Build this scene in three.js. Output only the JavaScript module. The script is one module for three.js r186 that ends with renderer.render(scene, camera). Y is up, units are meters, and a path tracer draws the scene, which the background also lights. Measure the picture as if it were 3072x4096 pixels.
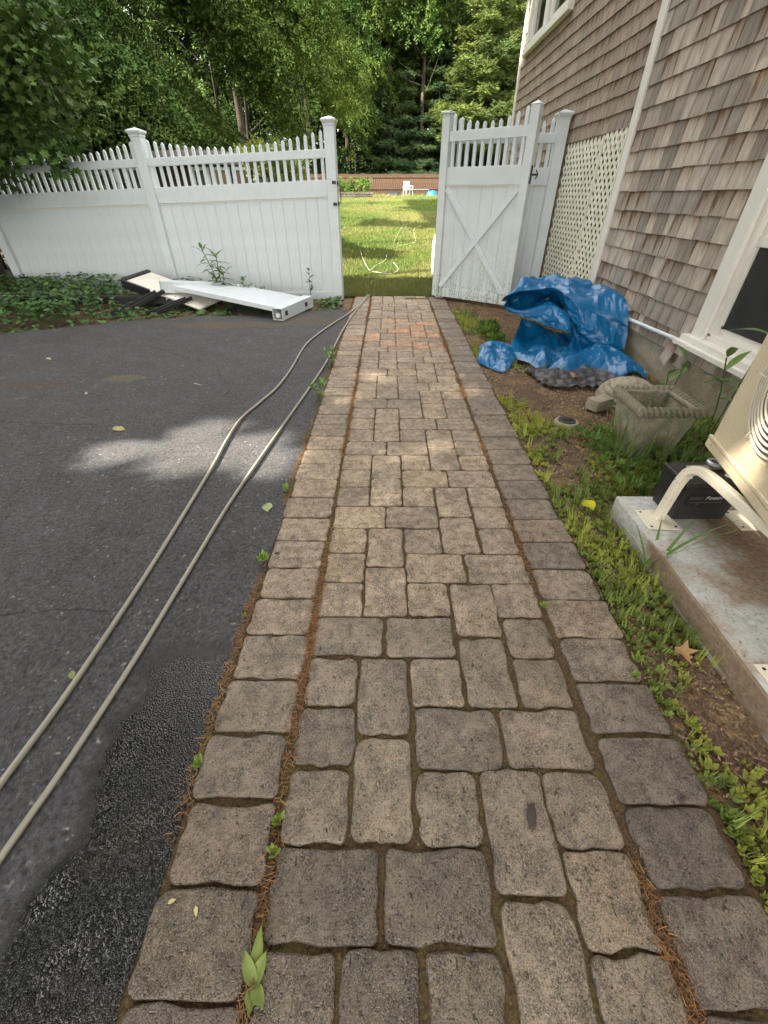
import * as THREE from 'three';
import { mergeGeometries, mergeVertices, toCreasedNormals } from 'three/addons/utils/BufferGeometryUtils.js';
import { RoundedBoxGeometry } from 'three/addons/geometries/RoundedBoxGeometry.js';

// ---------------------------------------------------------------- camera, sky, sun, exposure
const scene = new THREE.Scene();
const camera = new THREE.PerspectiveCamera(101.54, 768 / 1024, 0.02, 400);
camera.position.set(0, 1.2, 0);
camera.rotation.order = 'YXZ';
camera.rotation.set(-0.6511, 0.0106, 0);

const renderer = new THREE.WebGLRenderer({ antialias: true });
renderer.setSize(768, 1024);
renderer.toneMapping = THREE.LinearToneMapping;
renderer.toneMappingExposure = 5.0;
renderer.shadowMap.enabled = true;

const SUN = new THREE.Vector3(-0.70, 0.66, 0.28).normalize();
{
  // a pale summer sky: soft blue overhead, milky towards the horizon, thin veils of cloud
  const w = 256, h = 128, d = new Float32Array(w * h * 4);
  for (let j = 0; j < h; j++) for (let i = 0; i < w; i++) {
    const el = (j + 0.5) / h * Math.PI - Math.PI / 2, az = (i + 0.5) / w * Math.PI * 2;
    const s = Math.max(0, Math.sin(el)), t = Math.pow(s, 0.55);
    const c = 0.5 + 0.5 * Math.sin(az * 3 + 4 * el) * Math.sin(az * 5 - 7 * el + 1.3) * Math.cos(az * 2 + 9 * el);
    const veil = 0.16 * c;
    const k = 4 * (j * w + i);
    d[k] = (1.06 - 0.23 * t) * (1 + veil * 1.1); d[k + 1] = (1.03 - 0.22 * t) * (1 + veil); d[k + 2] = (0.97 - 0.16 * t) * (1 + veil * 0.7); d[k + 3] = 1;
  }
  const sky = new THREE.DataTexture(d, w, h, THREE.RGBAFormat, THREE.FloatType);
  sky.mapping = THREE.EquirectangularReflectionMapping; sky.magFilter = sky.minFilter = THREE.LinearFilter; sky.needsUpdate = true;
  scene.background = sky; scene.environment = sky;
}
const sun = new THREE.DirectionalLight(new THREE.Color(1, 0.90, 0.74), 5);
sun.position.copy(SUN).multiplyScalar(40); sun.castShadow = true;
Object.assign(sun.shadow.camera, { left: -30, right: 30, top: 40, bottom: -40, near: 1, far: 120 });
sun.shadow.mapSize.set(4096, 4096); sun.shadow.radius = 1;
scene.add(sun, sun.target);

// ---------------------------------------------------------------- helpers
let seed = 1;
const rnd = () => { seed |= 0; seed = seed + 0x6D2B79F5 | 0; let t = Math.imul(seed ^ seed >>> 15, 1 | seed); t = t + Math.imul(t ^ t >>> 7, 61 | t) ^ t; return ((t ^ t >>> 14) >>> 0) / 4294967296; };
const R = (a, b) => a + (b - a) * rnd();
const pick = (a) => a[Math.floor(rnd() * a.length)];
const clamp = (x, a = 0, b = 1) => Math.min(b, Math.max(a, x));
const sstep = (a, b, x) => { const t = clamp((x - a) / (b - a)); return t * t * (3 - 2 * t); };
const lerp = (a, b, t) => a + (b - a) * t;
const LAT = new Float32Array(65536); { seed = 77; for (let i = 0; i < 65536; i++) LAT[i] = rnd(); }
function vn(x, y) {   // value noise, repeats every 256
  const xi = Math.floor(x), yi = Math.floor(y); let fx = x - xi, fy = y - yi; fx = fx * fx * (3 - 2 * fx); fy = fy * fy * (3 - 2 * fy);
  const a = xi & 255, b = (xi + 1) & 255, c = (yi & 255) << 8, e = ((yi + 1) & 255) << 8;
  const p = LAT[c + a], q = LAT[c + b], r = LAT[e + a], s = LAT[e + b];
  return p + (q - p) * fx + (r - p + (p - q - r + s) * fx) * fy;
}
const fbm = (x, y, o = 4) => { let s = 0, a = 0.5, n = 0; for (let i = 0; i < o; i++) { s += a * vn(x, y); n += a; a *= 0.5; x = x * 2 + 17.3; y = y * 2 + 9.1; } return s / n; };
// tiling value noise with its own period
function vt(x, y, P, k = 0) {
  const xi = Math.floor(x), yi = Math.floor(y); let fx = x - xi, fy = y - yi; fx = fx * fx * (3 - 2 * fx); fy = fy * fy * (3 - 2 * fy);
  const m = (v) => ((v % P) + P) % P, g = (a, b) => LAT[((m(b) * 131 + k * 7919) & 255) * 256 + ((m(a) * 37 + k * 101) & 255)];
  const p = g(xi, yi), q = g(xi + 1, yi), r = g(xi, yi + 1), s = g(xi + 1, yi + 1);
  return p + (q - p) * fx + (r - p + (p - q - r + s) * fx) * fy;
}
function tex(w, h, fn, srgb = true, rep = 1) {   // fn(u, v, out) with out = [r, g, b] in 0..1 (sRGB values when srgb)
  const d = new Uint8Array(w * h * 4), o = [0, 0, 0];
  for (let j = 0; j < h; j++) for (let i = 0; i < w; i++) {
    fn((i + 0.5) / w, (j + 0.5) / h, o); const k = 4 * (j * w + i);
    d[k] = clamp(o[0]) * 255; d[k + 1] = clamp(o[1]) * 255; d[k + 2] = clamp(o[2]) * 255; d[k + 3] = 255;
  }
  const t = new THREE.DataTexture(d, w, h); t.wrapS = t.wrapT = THREE.RepeatWrapping; t.magFilter = THREE.LinearFilter; t.minFilter = THREE.LinearMipmapLinearFilter; t.generateMipmaps = true;
  if (srgb) t.colorSpace = THREE.SRGBColorSpace; t.repeat.set(rep, rep); t.needsUpdate = true; return t;
}
const grey = (o, v) => { o[0] = o[1] = o[2] = v; };
const lin = (r, g, b) => new THREE.Color().setRGB(r, g, b);
const std = (o) => new THREE.MeshStandardMaterial(o);
const phys = (o) => new THREE.MeshPhysicalMaterial(o);

const taken = {};
const numbered = (n) => { const k = taken[n] = (taken[n] ?? -1) + 1; return k ? n + '_' + String(k).padStart(3, '0') : n; };
function shade(o) { o.castShadow = o.receiveShadow = true; return o; }
function thing(name, label, category, [x, y, z] = [0, 0, 0], turn = 0, group) {
  const o = new THREE.Group(); o.name = numbered(name); o.position.set(x, y, z); o.rotation.y = turn; o.userData = { label, category };
  if (group) o.userData.group = group; scene.add(o); return o;
}
function part(name, geo, mat, parent) { const m = shade(new THREE.Mesh(geo, mat)); m.name = name; parent.add(m); return m; }
function solo(name, geo, mat, label, category, group) { const m = shade(new THREE.Mesh(geo, mat)); m.name = numbered(name); m.userData = { label, category }; if (group) m.userData.group = group; scene.add(m); return m; }
function struct(name, geo, mat) { const m = shade(new THREE.Mesh(geo, mat)); m.name = name; m.userData.kind = 'structure'; scene.add(m); return m; }
function stuff(name, geo, mat, mats, label, category, colors, parent) {   // one countless mass
  const m = shade(new THREE.InstancedMesh(geo, mat, mats.length)); m.name = parent ? name : numbered(name);
  mats.forEach((q, i) => { m.setMatrixAt(i, q); if (colors) m.setColorAt(i, colors[i]); });
  m.instanceMatrix.needsUpdate = true; if (m.instanceColor) m.instanceColor.needsUpdate = true;
  m.userData = { kind: 'stuff' }; if (!parent) { m.userData.label = label; m.userData.category = category; }
  (parent ?? scene).add(m); return m;
}
const V3 = (x, y, z) => new THREE.Vector3(x, y, z);
const M4 = (p, e, s) => new THREE.Matrix4().compose(p, new THREE.Quaternion().setFromEuler(e), s instanceof THREE.Vector3 ? s : V3(s, s, s));
const E = (x, y, z, o = 'YXZ') => new THREE.Euler(x, y, z, o);
function boxUV(g, s = 1, ox = 0, oy = 0) {   // uv in metres from the face direction
  const p = g.attributes.position, n = g.attributes.normal, u = new Float32Array(p.count * 2);
  for (let i = 0; i < p.count; i++) {
    const ax = Math.abs(n.getX(i)), ay = Math.abs(n.getY(i)), az = Math.abs(n.getZ(i));
    let a, b; if (ay > ax && ay > az) { a = p.getX(i); b = p.getZ(i); } else if (ax > az) { a = p.getZ(i); b = p.getY(i); } else { a = p.getX(i); b = p.getY(i); }
    u[2 * i] = a * s + ox; u[2 * i + 1] = b * s + oy;
  }
  g.setAttribute('uv', new THREE.BufferAttribute(u, 2)); return g;
}
function box(w, h, d, x = 0, y = 0, z = 0, r = 0) { const g = r ? new RoundedBoxGeometry(w, h, d, 1, r) : new THREE.BoxGeometry(w, h, d); g.translate(x, y, z); return boxUV(g); }
const merge = (a) => mergeGeometries(a.map((g) => (g.index ? g.toNonIndexed() : g)));
function tube(pts, r, seg = 40, rad = 8, tension = 0.5) { return new THREE.TubeGeometry(new THREE.CatmullRomCurve3(pts, false, 'catmullrom', tension), seg, r, rad, false); }
function extrude(pts, depth, bevel = 0) { const s = new THREE.Shape(pts.map(([x, y]) => new THREE.Vector2(x, y))); return boxUV(new THREE.ExtrudeGeometry(s, { depth, bevelEnabled: bevel > 0, bevelSize: bevel, bevelThickness: bevel, bevelOffset: -bevel, bevelSegments: 1, steps: 1 })); }

// ---------------------------------------------------------------- where leaves leave gaps for the sun (points on the ground, metres)
function sunGap(p) {
  const t = p.y / SUN.y, gx = p.x - SUN.x * t, gz = p.z - SUN.z * t;
  if (gz < -7.9 && gx < 2.1) return gx > -1.0 + 0.12 * (gz + 7) && vn(gx * 0.7 + 31, gz * 0.45 + 7) + 0.2 * vn(gx * 3, gz * 3) > 0.26;             // the back lawn: broad dapples
  // driveway patch with a clean near edge
  const edge = -1.86 + 0.115 * (gx + 1.0) + 0.12 * (gx + 1.0) * (gx + 1.0);
  if (gx > -2.05 && gx < -0.42 && gz < edge + 0.16 && gz > -2.72 - 0.15 * Math.sin(gx * 4) + 0.30 * Math.abs(gx + 1.0)) return true;
  if (gx > 2.08 && gx < 2.52 && gz > -3.80 && gz < -3.34) return true;                                       // foundation
  if (gx > 1.45 && gx < 2.05 && gz > -1.80 && gz < -1.25) return true;                                          // condenser casing
  if (gx > 0.85 && gx < 1.25 && gz > -2.05 && gz < -1.55) return vn(gx * 7, gz * 7) > 0.30;                  // clover
  if (gx > 0.95 && gx < 2.0 && gz > -1.0 && gz < 0.3) return vn(gx * 5 + 3, gz * 5) > 0.5;                        // slab and bare soil
  { const q = 0.88 * sstep(-0.9, -0.3, gx) * sstep(1.2, 0.7, gx) * sstep(-5.2, -4.0, gz) * sstep(-0.9, -1.5, gz); if (q > 0 && rnd() < q) return true; }   // thin leaves over the middle of the walk
  if (((gx - 5.3) / 0.7) ** 2 + ((gz + 11.4) / 0.45) ** 2 < 1) return true;
  if (((gx - 3.95) / 0.55) ** 2 + ((gz + 4.3) / 0.4) ** 2 < 1) return vn(gx * 8, gz * 8) > 0.42;
  if (gx > 2.6) return vn(gx * 2.2 + 50, gz * 1.6) > 0.88;                                                     // shingle wall
  return false;
}

// ---------------------------------------------------------------- surface textures and materials
const T = {};
// speckled aggregate of tumbled concrete, one tile = 0.5 m
T.aggHeight = new Float32Array(1024 * 1024);
T.agg = tex(1024, 1024, (u, v, o) => {
  const a = vt(u * 220, v * 220, 220, 1), b = vt(u * 400, v * 400, 400, 2), c = vt(u * 24, v * 24, 24, 3), d = vt(u * 90, v * 90, 90, 4), e = vt(u * 128 + 0.5, v * 128, 128, 5);
  const pale = sstep(0.66, 0.84, a) * 0.20 + sstep(0.70, 0.90, b) * 0.26 + sstep(0.87, 0.93, e) * 0.42, dark = sstep(0.34, 0.16, a) * 0.18 + sstep(0.30, 0.10, b) * 0.24 + sstep(0.12, 0.05, d) * 0.26;
  const t = 0.80 + 0.26 * (c - 0.5) + 0.10 * (vt(u * 7, v * 7, 7, 90) - 0.5) + 0.14 * (d - 0.5) + 0.10 * (b - 0.5) + pale - dark;
  const w = vt(u * 60, v * 60, 60, 6) - 0.5;
  o[0] = t + 0.02 * w; o[1] = t - 0.006 * w; o[2] = t - 0.05 * w;
}, true, 2);
T.aggBump = tex(1024, 1024, (u, v, o) => {
  const a = vt(u * 220, v * 220, 220, 1), b = vt(u * 400, v * 400, 400, 2), d = vt(u * 90, v * 90, 90, 4), c = vt(u * 24, v * 24, 24, 3);
  grey(o, 0.35 + 0.30 * a + 0.22 * b + 0.18 * d - 0.45 * sstep(0.16, 0.06, d) + 0.12 * (c - 0.5));
}, false, 2);
T.wetRough = tex(512, 512, (u, v, o) => {
  const a = vt(u * 10, v * 10, 10, 7) * 0.6 + vt(u * 26, v * 26, 26, 8) * 0.4, b = vt(u * 120, v * 120, 120, 9);
  grey(o, clamp(0.07 + 0.40 * sstep(0.42, 0.74, a) + 0.06 * (b - 0.5)));
}, false, 1.3);
T.dampRough = tex(512, 512, (u, v, o) => { const a = vt(u * 9, v * 9, 9, 10), b = vt(u * 100, v * 100, 100, 11); grey(o, 0.26 + 0.40 * a + 0.14 * (b - 0.5)); }, false, 1.1);
T.grain = tex(512, 512, (u, v, o) => { grey(o, 0.5 + 0.55 * (vt(u * 170, v * 170, 170, 12) - 0.5) + 0.45 * (vt(u * 70, v * 70, 70, 13) - 0.5) - 0.6 * sstep(0.18, 0.08, vt(u * 110, v * 110, 110, 14))); }, false, 1);
// soft earth
const earth = (pal, sc) => tex(512, 512, (u, v, o) => {
  const a = vt(u * 9 * sc, v * 9 * sc, 9 * sc, 15), b = vt(u * 40 * sc, v * 40 * sc, 40 * sc, 16), c = vt(u * 150, v * 150, 150, 17), e = vt(u * 256, v * 256, 256, 18);
  const t = sstep(0.32, 0.70, 0.6 * a + 0.4 * b), k = 0.72 + 0.5 * c * e + 0.16 * e;
  for (let i = 0; i < 3; i++) o[i] = lerp(pal[0][i], pal[1][i], t) * k;
  if (c > 0.86) for (let i = 0; i < 3; i++) o[i] = lerp(o[i], pal[2][i], 0.7);
}, true, 1);
T.joint = earth([[0.31, 0.235, 0.155], [0.32, 0.28, 0.145], [0.42, 0.30, 0.18]], 1); T.joint.repeat.set(2.2, 2.2);
T.soil = earth([[0.38, 0.30, 0.23], [0.48, 0.39, 0.28], [0.60, 0.48, 0.34]], 1); T.soil.repeat.set(1.1, 1.1);
T.floor = earth([[0.22, 0.18, 0.12], [0.24, 0.25, 0.12], [0.38, 0.30, 0.18]], 1); T.floor.repeat.set(0.4, 0.4);
T.turf = tex(1024, 1024, (u, v, o) => {
  const a = vt(u * 7, v * 7, 7, 19), b = vt(u * 30, v * 30, 30, 20), c = vt(u * 200, v * 200, 200, 21);
  const t = sstep(0.35, 0.75, 0.65 * a + 0.35 * b), k = 0.75 + 0.5 * c;
  o[0] = lerp(0.34, 0.46, t) * k; o[1] = lerp(0.40, 0.44, t) * k; o[2] = lerp(0.14, 0.20, t) * k;
}, true, 0.12);
T.concrete = tex(512, 512, (u, v, o) => {
  const a = vt(u * 8, v * 8, 8, 22), b = vt(u * 60, v * 60, 60, 23), c = vt(u * 200, v * 200, 200, 24), e = vt(u * 110, v * 110, 110, 25);
  const t = 0.86 + 0.12 * (a - 0.5) + 0.12 * (b - 0.5) + 0.12 * (c - 0.5) - 0.45 * sstep(0.90, 0.97, e) - 0.2 * sstep(0.72, 0.9, a) * b;
  o[0] = t; o[1] = t * 0.99; o[2] = t * 0.96;
}, true, 1.4);
// vinyl: nearly even white with a little grime; the second has run-off streaks and algae specks
T.vinyl = tex(512, 512, (u, v, o) => {
  const a = vt(u * 6, v * 6, 6, 26), b = vt(u * 45, v * 14, 14, 27), e = vt(u * 160, v * 160, 160, 28);
  const t = 0.945 + 0.035 * (a - 0.5) + 0.03 * (b - 0.5) + 0.02 * (e - 0.5) - 0.14 * sstep(0.955, 0.985, e) - 0.02 * sstep(0.7, 0.9, a); o[0] = t; o[1] = t; o[2] = t * 0.995;
}, true, 0.9);
T.vinylDirty = tex(512, 1024, (u, v, o) => {   // v = height / 2 m
  const h = v * 2, a = vt(u * 8, v * 16, 8, 29), s = vt(u * 70, v * 6, 70, 30), e = vt(u * 180, v * 180, 180, 31), f = vt(u * 60, v * 120, 60, 32);
  const low = sstep(0.34, 0.02, h) + 0.35 * sstep(0.9, 0.3, h);
  const g = low * (0.55 * sstep(0.45, 0.8, s) + 0.45 * sstep(0.55, 0.85, f)) * (0.5 + a) + 0.25 * sstep(0.93, 0.98, e);
  const t = 0.935 + 0.03 * (a - 0.5) + 0.02 * (e - 0.5); o[0] = lerp(t, 0.50, 0.55 * clamp(g)); o[1] = lerp(t, 0.52, 0.55 * clamp(g)); o[2] = lerp(t * 0.99, 0.42, 0.55 * clamp(g));
}, true, 1); T.vinylDirty.repeat.set(1, 0.5);
// weathered cedar shingles: silver grey with brown streaks that run down from the sheltered top edge
const cedar = (k, brown) => tex(192, 256, (u, v, o) => {
  const s = vt(u * 13, v * 1.4 + k * 3.1, 13, 33 + k), f = vt(u * 48, v * 4, 48, 40 + k), m = vt(u * 3, v * 1.2, 3, 50 + k), e = vt(u * 96, v * 128, 96, 60 + k), h = vt(u * 26, v * 2, 26, 80 + k);
  const reach = 1.12 - brown * (0.4 + 0.8 * s) * (0.35 + 1.0 * m), b = clamp(sstep(reach - 0.30, reach + 0.45, v) * (0.55 + 0.5 * h) + brown * 0.35 * sstep(0.50, 0.9, m * 0.5 + s * 0.5));
  const g = 0.62 + 0.10 * (s - 0.5) + 0.07 * (f - 0.5) + 0.12 * (m - 0.5) + 0.04 * (e - 0.5), bk = 0.92 + 0.22 * (f - 0.5) + 0.2 * (h - 0.5);
  o[0] = lerp(g, 0.47 * bk, b); o[1] = lerp(g * 0.985, 0.385 * bk, b); o[2] = lerp(g * 0.955, 0.305 * bk, b);
  if (f > 0.84 && s > 0.5) { o[0] += 0.06; o[1] += 0.055; o[2] += 0.05; }
});
T.blotch = tex(256, 256, (u, v, o) => { const t = 0.86 + 0.2 * (vt(u * 7, v * 7, 7, 70) - 0.5) + 0.14 * (vt(u * 40, v * 40, 40, 71) - 0.5) - 0.35 * sstep(0.90, 0.96, vt(u * 60, v * 60, 60, 72)); o[0] = t; o[1] = t * 0.985; o[2] = t * 0.95; }, true, 3);
T.speck = tex(512, 512, (u, v, o) => { const t = 0.95 + 0.06 * (vt(u * 5, v * 5, 5, 83) - 0.5) + 0.03 * (vt(u * 90, v * 90, 90, 84) - 0.5) - 0.5 * sstep(0.93, 0.97, vt(u * 100, v * 100, 100, 85)); o[0] = t; o[1] = t * 0.985; o[2] = t * 0.95; }, true, 2);
T.weave = tex(256, 256, (u, v, o) => { grey(o, 0.5 + 0.4 * Math.sin(u * Math.PI * 2 * 64) * Math.sin(v * Math.PI * 2 * 64)); }, false, 4);
T.bark = tex(128, 256, (u, v, o) => { const t = 0.55 + 0.5 * (vt(u * 18, v * 10, 18, 74) - 0.5) + 0.3 * (vt(u * 40, v * 24, 40, 75) - 0.5); o[0] = t; o[1] = t * 0.93; o[2] = t * 0.85; }, true, 1);
T.plank = tex(128, 256, (u, v, o) => { const t = 0.62 + 0.35 * (vt(u * 24, v * 3, 24, 76) - 0.5) + 0.2 * (vt(u * 60, v * 9, 60, 77) - 0.5); o[0] = t; o[1] = t * 0.9; o[2] = t * 0.8; }, true, 1);

const M = {
  paver: std({ map: T.agg, bumpMap: T.aggBump, bumpScale: 0.0035, roughness: 0.88, vertexColors: true }),
  paverDampShade: std({ map: T.agg, bumpMap: T.aggBump, bumpScale: 0.004, roughness: 1, roughnessMap: T.dampRough, vertexColors: true }),
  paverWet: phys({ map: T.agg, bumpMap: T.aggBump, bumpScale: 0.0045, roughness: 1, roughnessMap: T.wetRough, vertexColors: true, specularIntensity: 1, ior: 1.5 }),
  joint: std({ map: T.joint, bumpMap: T.grain, bumpScale: 0.01, roughness: 0.97 }),
  soil: std({ map: T.soil, bumpMap: T.grain, bumpScale: 0.015, roughness: 0.98 }),
  floor: std({ map: T.floor, roughness: 1 }),
  turf: std({ map: T.turf, roughness: 1 }),
  vinyl: std({ map: T.vinyl, color: lin(0.66, 0.72, 0.76), roughness: 0.42 }),
  vinylDirty: std({ map: T.vinylDirty, color: lin(0.66, 0.72, 0.745), roughness: 0.5 }),
  vinylOld: std({ map: T.vinyl, color: lin(0.80, 0.76, 0.68), roughness: 0.5 }),
  trim: std({ map: T.vinyl, color: lin(0.76, 0.74, 0.69), roughness: 0.55 }),
  lattice: std({ map: T.vinylDirty, color: lin(0.80, 0.78, 0.66), roughness: 0.6 }),
  concrete: std({ map: T.concrete, bumpMap: T.grain, bumpScale: 0.002, color: lin(0.46, 0.42, 0.34), roughness: 0.92 }),
  slab: std({ map: T.concrete, bumpMap: T.grain, bumpScale: 0.002, color: lin(0.46, 0.46, 0.44), roughness: 0.9 }),
  cast: std({ map: T.blotch, bumpMap: T.grain, bumpScale: 0.003, color: lin(0.38, 0.36, 0.28), roughness: 0.95 }),
  black: std({ color: lin(0.012, 0.012, 0.014), roughness: 0.45 }),
  blackPlastic: std({ map: T.blotch, color: lin(0.03, 0.029, 0.03), roughness: 0.5 }),
  hose: std({ map: T.blotch, color: lin(0.36, 0.35, 0.30), roughness: 0.6 }),
  cord: std({ color: lin(0.62, 0.58, 0.46), roughness: 0.7 }),
  screen: std({ color: lin(0.035, 0.037, 0.036), roughness: 0.7 }),
  dark: std({ color: lin(0.02, 0.02, 0.02), roughness: 0.9 }),
  blind: std({ color: lin(0.10, 0.10, 0.09), roughness: 0.8 }),
  glass: phys({ color: lin(1, 1, 1), roughness: 0.03, transmission: 1, thickness: 0, ior: 1.5 }),
  casing: std({ map: T.speck, color: lin(0.66, 0.59, 0.45), roughness: 0.45 }),
  stand: std({ map: T.speck, color: lin(0.74, 0.71, 0.62), roughness: 0.5 }),
  steel: std({ color: lin(0.42, 0.43, 0.44), roughness: 0.4, metalness: 0.8 }),
  tarp: phys({ color: lin(0.003, 0.105, 0.26), bumpMap: T.weave, bumpScale: 0.0002, roughness: 0.32, side: THREE.DoubleSide }),
  sheet: std({ color: lin(0.035, 0.035, 0.038), roughness: 0.55, side: THREE.DoubleSide }),
  fencePlank: std({ map: T.plank, color: lin(0.27, 0.205, 0.17), roughness: 0.95 }),
};
const leafMat = (r, g, b, o = {}) => phys({ color: lin(r, g, b), roughness: 0.62, specularIntensity: 0.5, transmission: 0.28, thickness: 0, side: THREE.DoubleSide, ...o });
const leafWhite = phys({ color: lin(1, 1, 1), roughness: 0.62, specularIntensity: 0.45, transmission: 0.28, thickness: 0, side: THREE.DoubleSide });
const leafMatte = std({ color: lin(1, 1, 1), roughness: 0.8, side: THREE.DoubleSide });

// ---------------------------------------------------------------- driveway: asphalt with dust, cracks and the wet run along the walk
const DW = { x0: -7.2, x1: -0.482, z0: -6.2, z1: 2.4 };
const wetEdge = [[-0.88, -0.50], [-0.87, -0.66], [-0.84, -0.765], [-0.737, -0.782], [-0.526, -0.79], [-0.413, -0.781], [-0.326, -0.755], [-0.233, -0.79], [-0.121, -0.775], [0.2, -0.86], [2.4, -1.0]];   // z, x of the edge of the wet
function wetness(x, z) {
  if (z < -1.0) return 0; let e = -0.5;
  for (let i = 0; i + 1 < wetEdge.length; i++) { const [a, p] = wetEdge[i], [b, q] = wetEdge[i + 1]; if (z >= a && z <= b) e = lerp(p, q, (z - a) / (b - a)); }
  if (z < -0.88) return 0;
  e += 0.14 * (fbm(x * 6, z * 6, 4) - 0.5) + 0.03 * (vn(x * 40, z * 40) - 0.5);
  return sstep(e - 0.03, e + 0.07, x) * sstep(-0.88, -0.70 - 0.06 * vn(x * 15, 2), z);
}
const crackLines = [[[-3.2, -0.99], [-1.39, -0.959], [-1.211, -0.967], [-1.016, -0.963]], [[-5.5, -1.9], [-3.2, -2.6], [-1.9, -2.5]], [[-2.4, -4.3], [-1.5, -3.7], [-1.2, -3.0]]];
function crackAt(x, z) {
  const wx = x + 0.05 * (vn(x * 9, z * 9) - 0.5) + 0.02 * (vn(x * 33, z * 33) - 0.5), wz = z + 0.05 * (vn(x * 9 + 40, z * 9) - 0.5) + 0.02 * (vn(x * 33 + 9, z * 33) - 0.5); let d = 9;
  for (const l of crackLines) for (let i = 0; i + 1 < l.length; i++) {
    const [ax, az] = l[i], [bx, bz] = l[i + 1], dx = bx - ax, dz = bz - az, t = clamp(((wx - ax) * dx + (wz - az) * dz) / (dx * dx + dz * dz));
    d = Math.min(d, Math.hypot(wx - ax - dx * t, wz - az - dz * t));
  }
  return d;
}
const dust = [[-2.16, -3.38, 0.22, 0.10, [0.35, 0.33, 0.22], 0.7], [-2.78, -3.21, 0.30, 0.12, [0.28, 0.22, 0.18], 0.7], [-1.92, -5.14, 0.8, 0.22, [0.33, 0.275, 0.21], 0.7], [-1.0, -5.35, 0.5, 0.3, [0.33, 0.28, 0.21], 0.6]];   // moss and earth washed onto the asphalt
const wetOf = [];
T.drive = tex(2048, 2048, (u, v, o) => {
  const x = lerp(DW.x0, DW.x1, u), z = lerp(DW.z1, DW.z0, v);
  const a = fbm(x * 1.3 + 5, z * 1.3, 4), b = fbm(x * 7, z * 7 + 30, 3), g = vn(x * 140, z * 140), s = vn(x * 95 + 7, z * 95);
  let t = 0.245 + 0.02 * (a - 0.5) + 0.05 * (b - 0.5) + 0.13 * (g - 0.5), r = t, gg = t * 1.0, bb = t * 1.035;
  for (const [dx, dz, rx, rz, c, k] of dust) {
    const q = ((x - dx) / rx) ** 2 + ((z - dz) / rz) ** 2; if (q > 4) continue;
    const w = k * sstep(0.42, 0.56, Math.exp(-q) * (0.35 + 0.9 * b + 0.4 * s) * (0.7 + 0.6 * g)); r = lerp(r, c[0], w); gg = lerp(gg, c[1], w); bb = lerp(bb, c[2], w);
  }
  if (s > 0.90) { const k = (s - 0.90) * 3.4 * (0.5 + b); r += k; gg += k; bb += k * 0.95; }
  if (g < 0.10) { r *= 0.72; gg *= 0.72; bb *= 0.72; }
  const c = crackAt(x, z), cw = 0.001 + 0.004 * vn(x * 20, z * 20); if (c < cw * 1.6) { const k = 0.55 + 0.45 * sstep(cw * 0.5, cw * 1.6, c); r *= k; gg *= k; bb *= k; }
  
  const w = wetness(x, z); wetOf.push(w);
  const silt = w * 0.40 * sstep(0.50, 0.66, fbm(x * 6 + 90, z * 6, 3)) * sstep(-0.75, -0.3, z);
  const rim = 4 * w * (1 - w), k = 1 - 0.66 * w - 0.12 * rim; o[0] = lerp(r * k, 0.23, silt); o[1] = lerp(gg * k, 0.17, silt); o[2] = lerp(bb * k, 0.12, silt);
});
T.driveRough = tex(2048, 2048, (() => { let i = 0; return (u, v, o) => { const w = wetOf[i++], x = lerp(DW.x0, DW.x1, u), z = lerp(DW.z1, DW.z0, v); grey(o, lerp(0.86 + 0.1 * vn(x * 50, z * 50), 0.04 + 0.16 * sstep(0.40, 0.8, fbm(x * 14, z * 14, 2)), w)); }; })(), false);
T.driveBump = tex(1024, 1024, (u, v, o) => {   // small rounded stones set in tar, 3 to 5 mm, one tile = 0.45 m
  const X = u * 100, Y = v * 100, xi = Math.floor(X), yi = Math.floor(Y); let d1 = 9, id = 0; for (let j = -1; j < 2; j++) for (let i = -1; i < 2; i++) { const a = (xi + i + 100) % 100, b = (yi + j + 100) % 100, k = b * 256 + a, q = Math.hypot(X - xi - i - LAT[k], Y - yi - j - LAT[(k + 31111) & 65535]); if (q < d1) { d1 = q; id = k; } }
  const q = LAT[(id + 777) & 65535]; grey(o, clamp((0.18 + 0.82 * q * q * q) * (1 - 1.2 * d1 * d1)));
}, false); T.driveBump.repeat.set((DW.x1 - DW.x0) / 0.45, (DW.z1 - DW.z0) / 0.45);
M.drive = phys({ map: T.drive, roughnessMap: T.driveRough, roughness: 1, ior: 1.5, bumpMap: T.driveBump, bumpScale: 0.003 });
function sheet(poly, y, uvOf) {   // flat polygon [x, z] facing up
  const g = new THREE.ShapeGeometry(new THREE.Shape(poly.map(([x, z]) => new THREE.Vector2(x, -z)))); g.rotateX(-Math.PI / 2); g.translate(0, y, 0);
  const p = g.attributes.position, u = g.attributes.uv; for (let i = 0; i < p.count; i++) { const [a, b] = uvOf(p.getX(i), p.getZ(i)); u.setXY(i, a, b); } return g;
}
const metres = (x, z) => [x, -z];
{
  const edge = [[-0.482, 2.4]]; for (let z = 2.4; z > -5.9; z -= 0.06) edge.push([-0.482 - 0.012 * vn(z * 14, 3) - 0.006 * vn(z * 60, 8), z]);
  for (let x = -0.52; x > -7.2; x -= 0.08) { const z = x > -3 ? lerp(-5.95, -5.37, (-0.5 - x) / 2.5) : lerp(-5.37, -3.1, (-3 - x) / 4.2); edge.push([x, z + 0.10 * (vn(x * 5, 2) - 0.5) + 0.04 * (vn(x * 25, 5) - 0.5)]); }
  edge.push([-7.2, 2.4]);
  struct('driveway', sheet(edge, -0.006, (x, z) => [(x - DW.x0) / (DW.x1 - DW.x0), (z - DW.z1) / (DW.z0 - DW.z1)]), M.drive);
}

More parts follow.
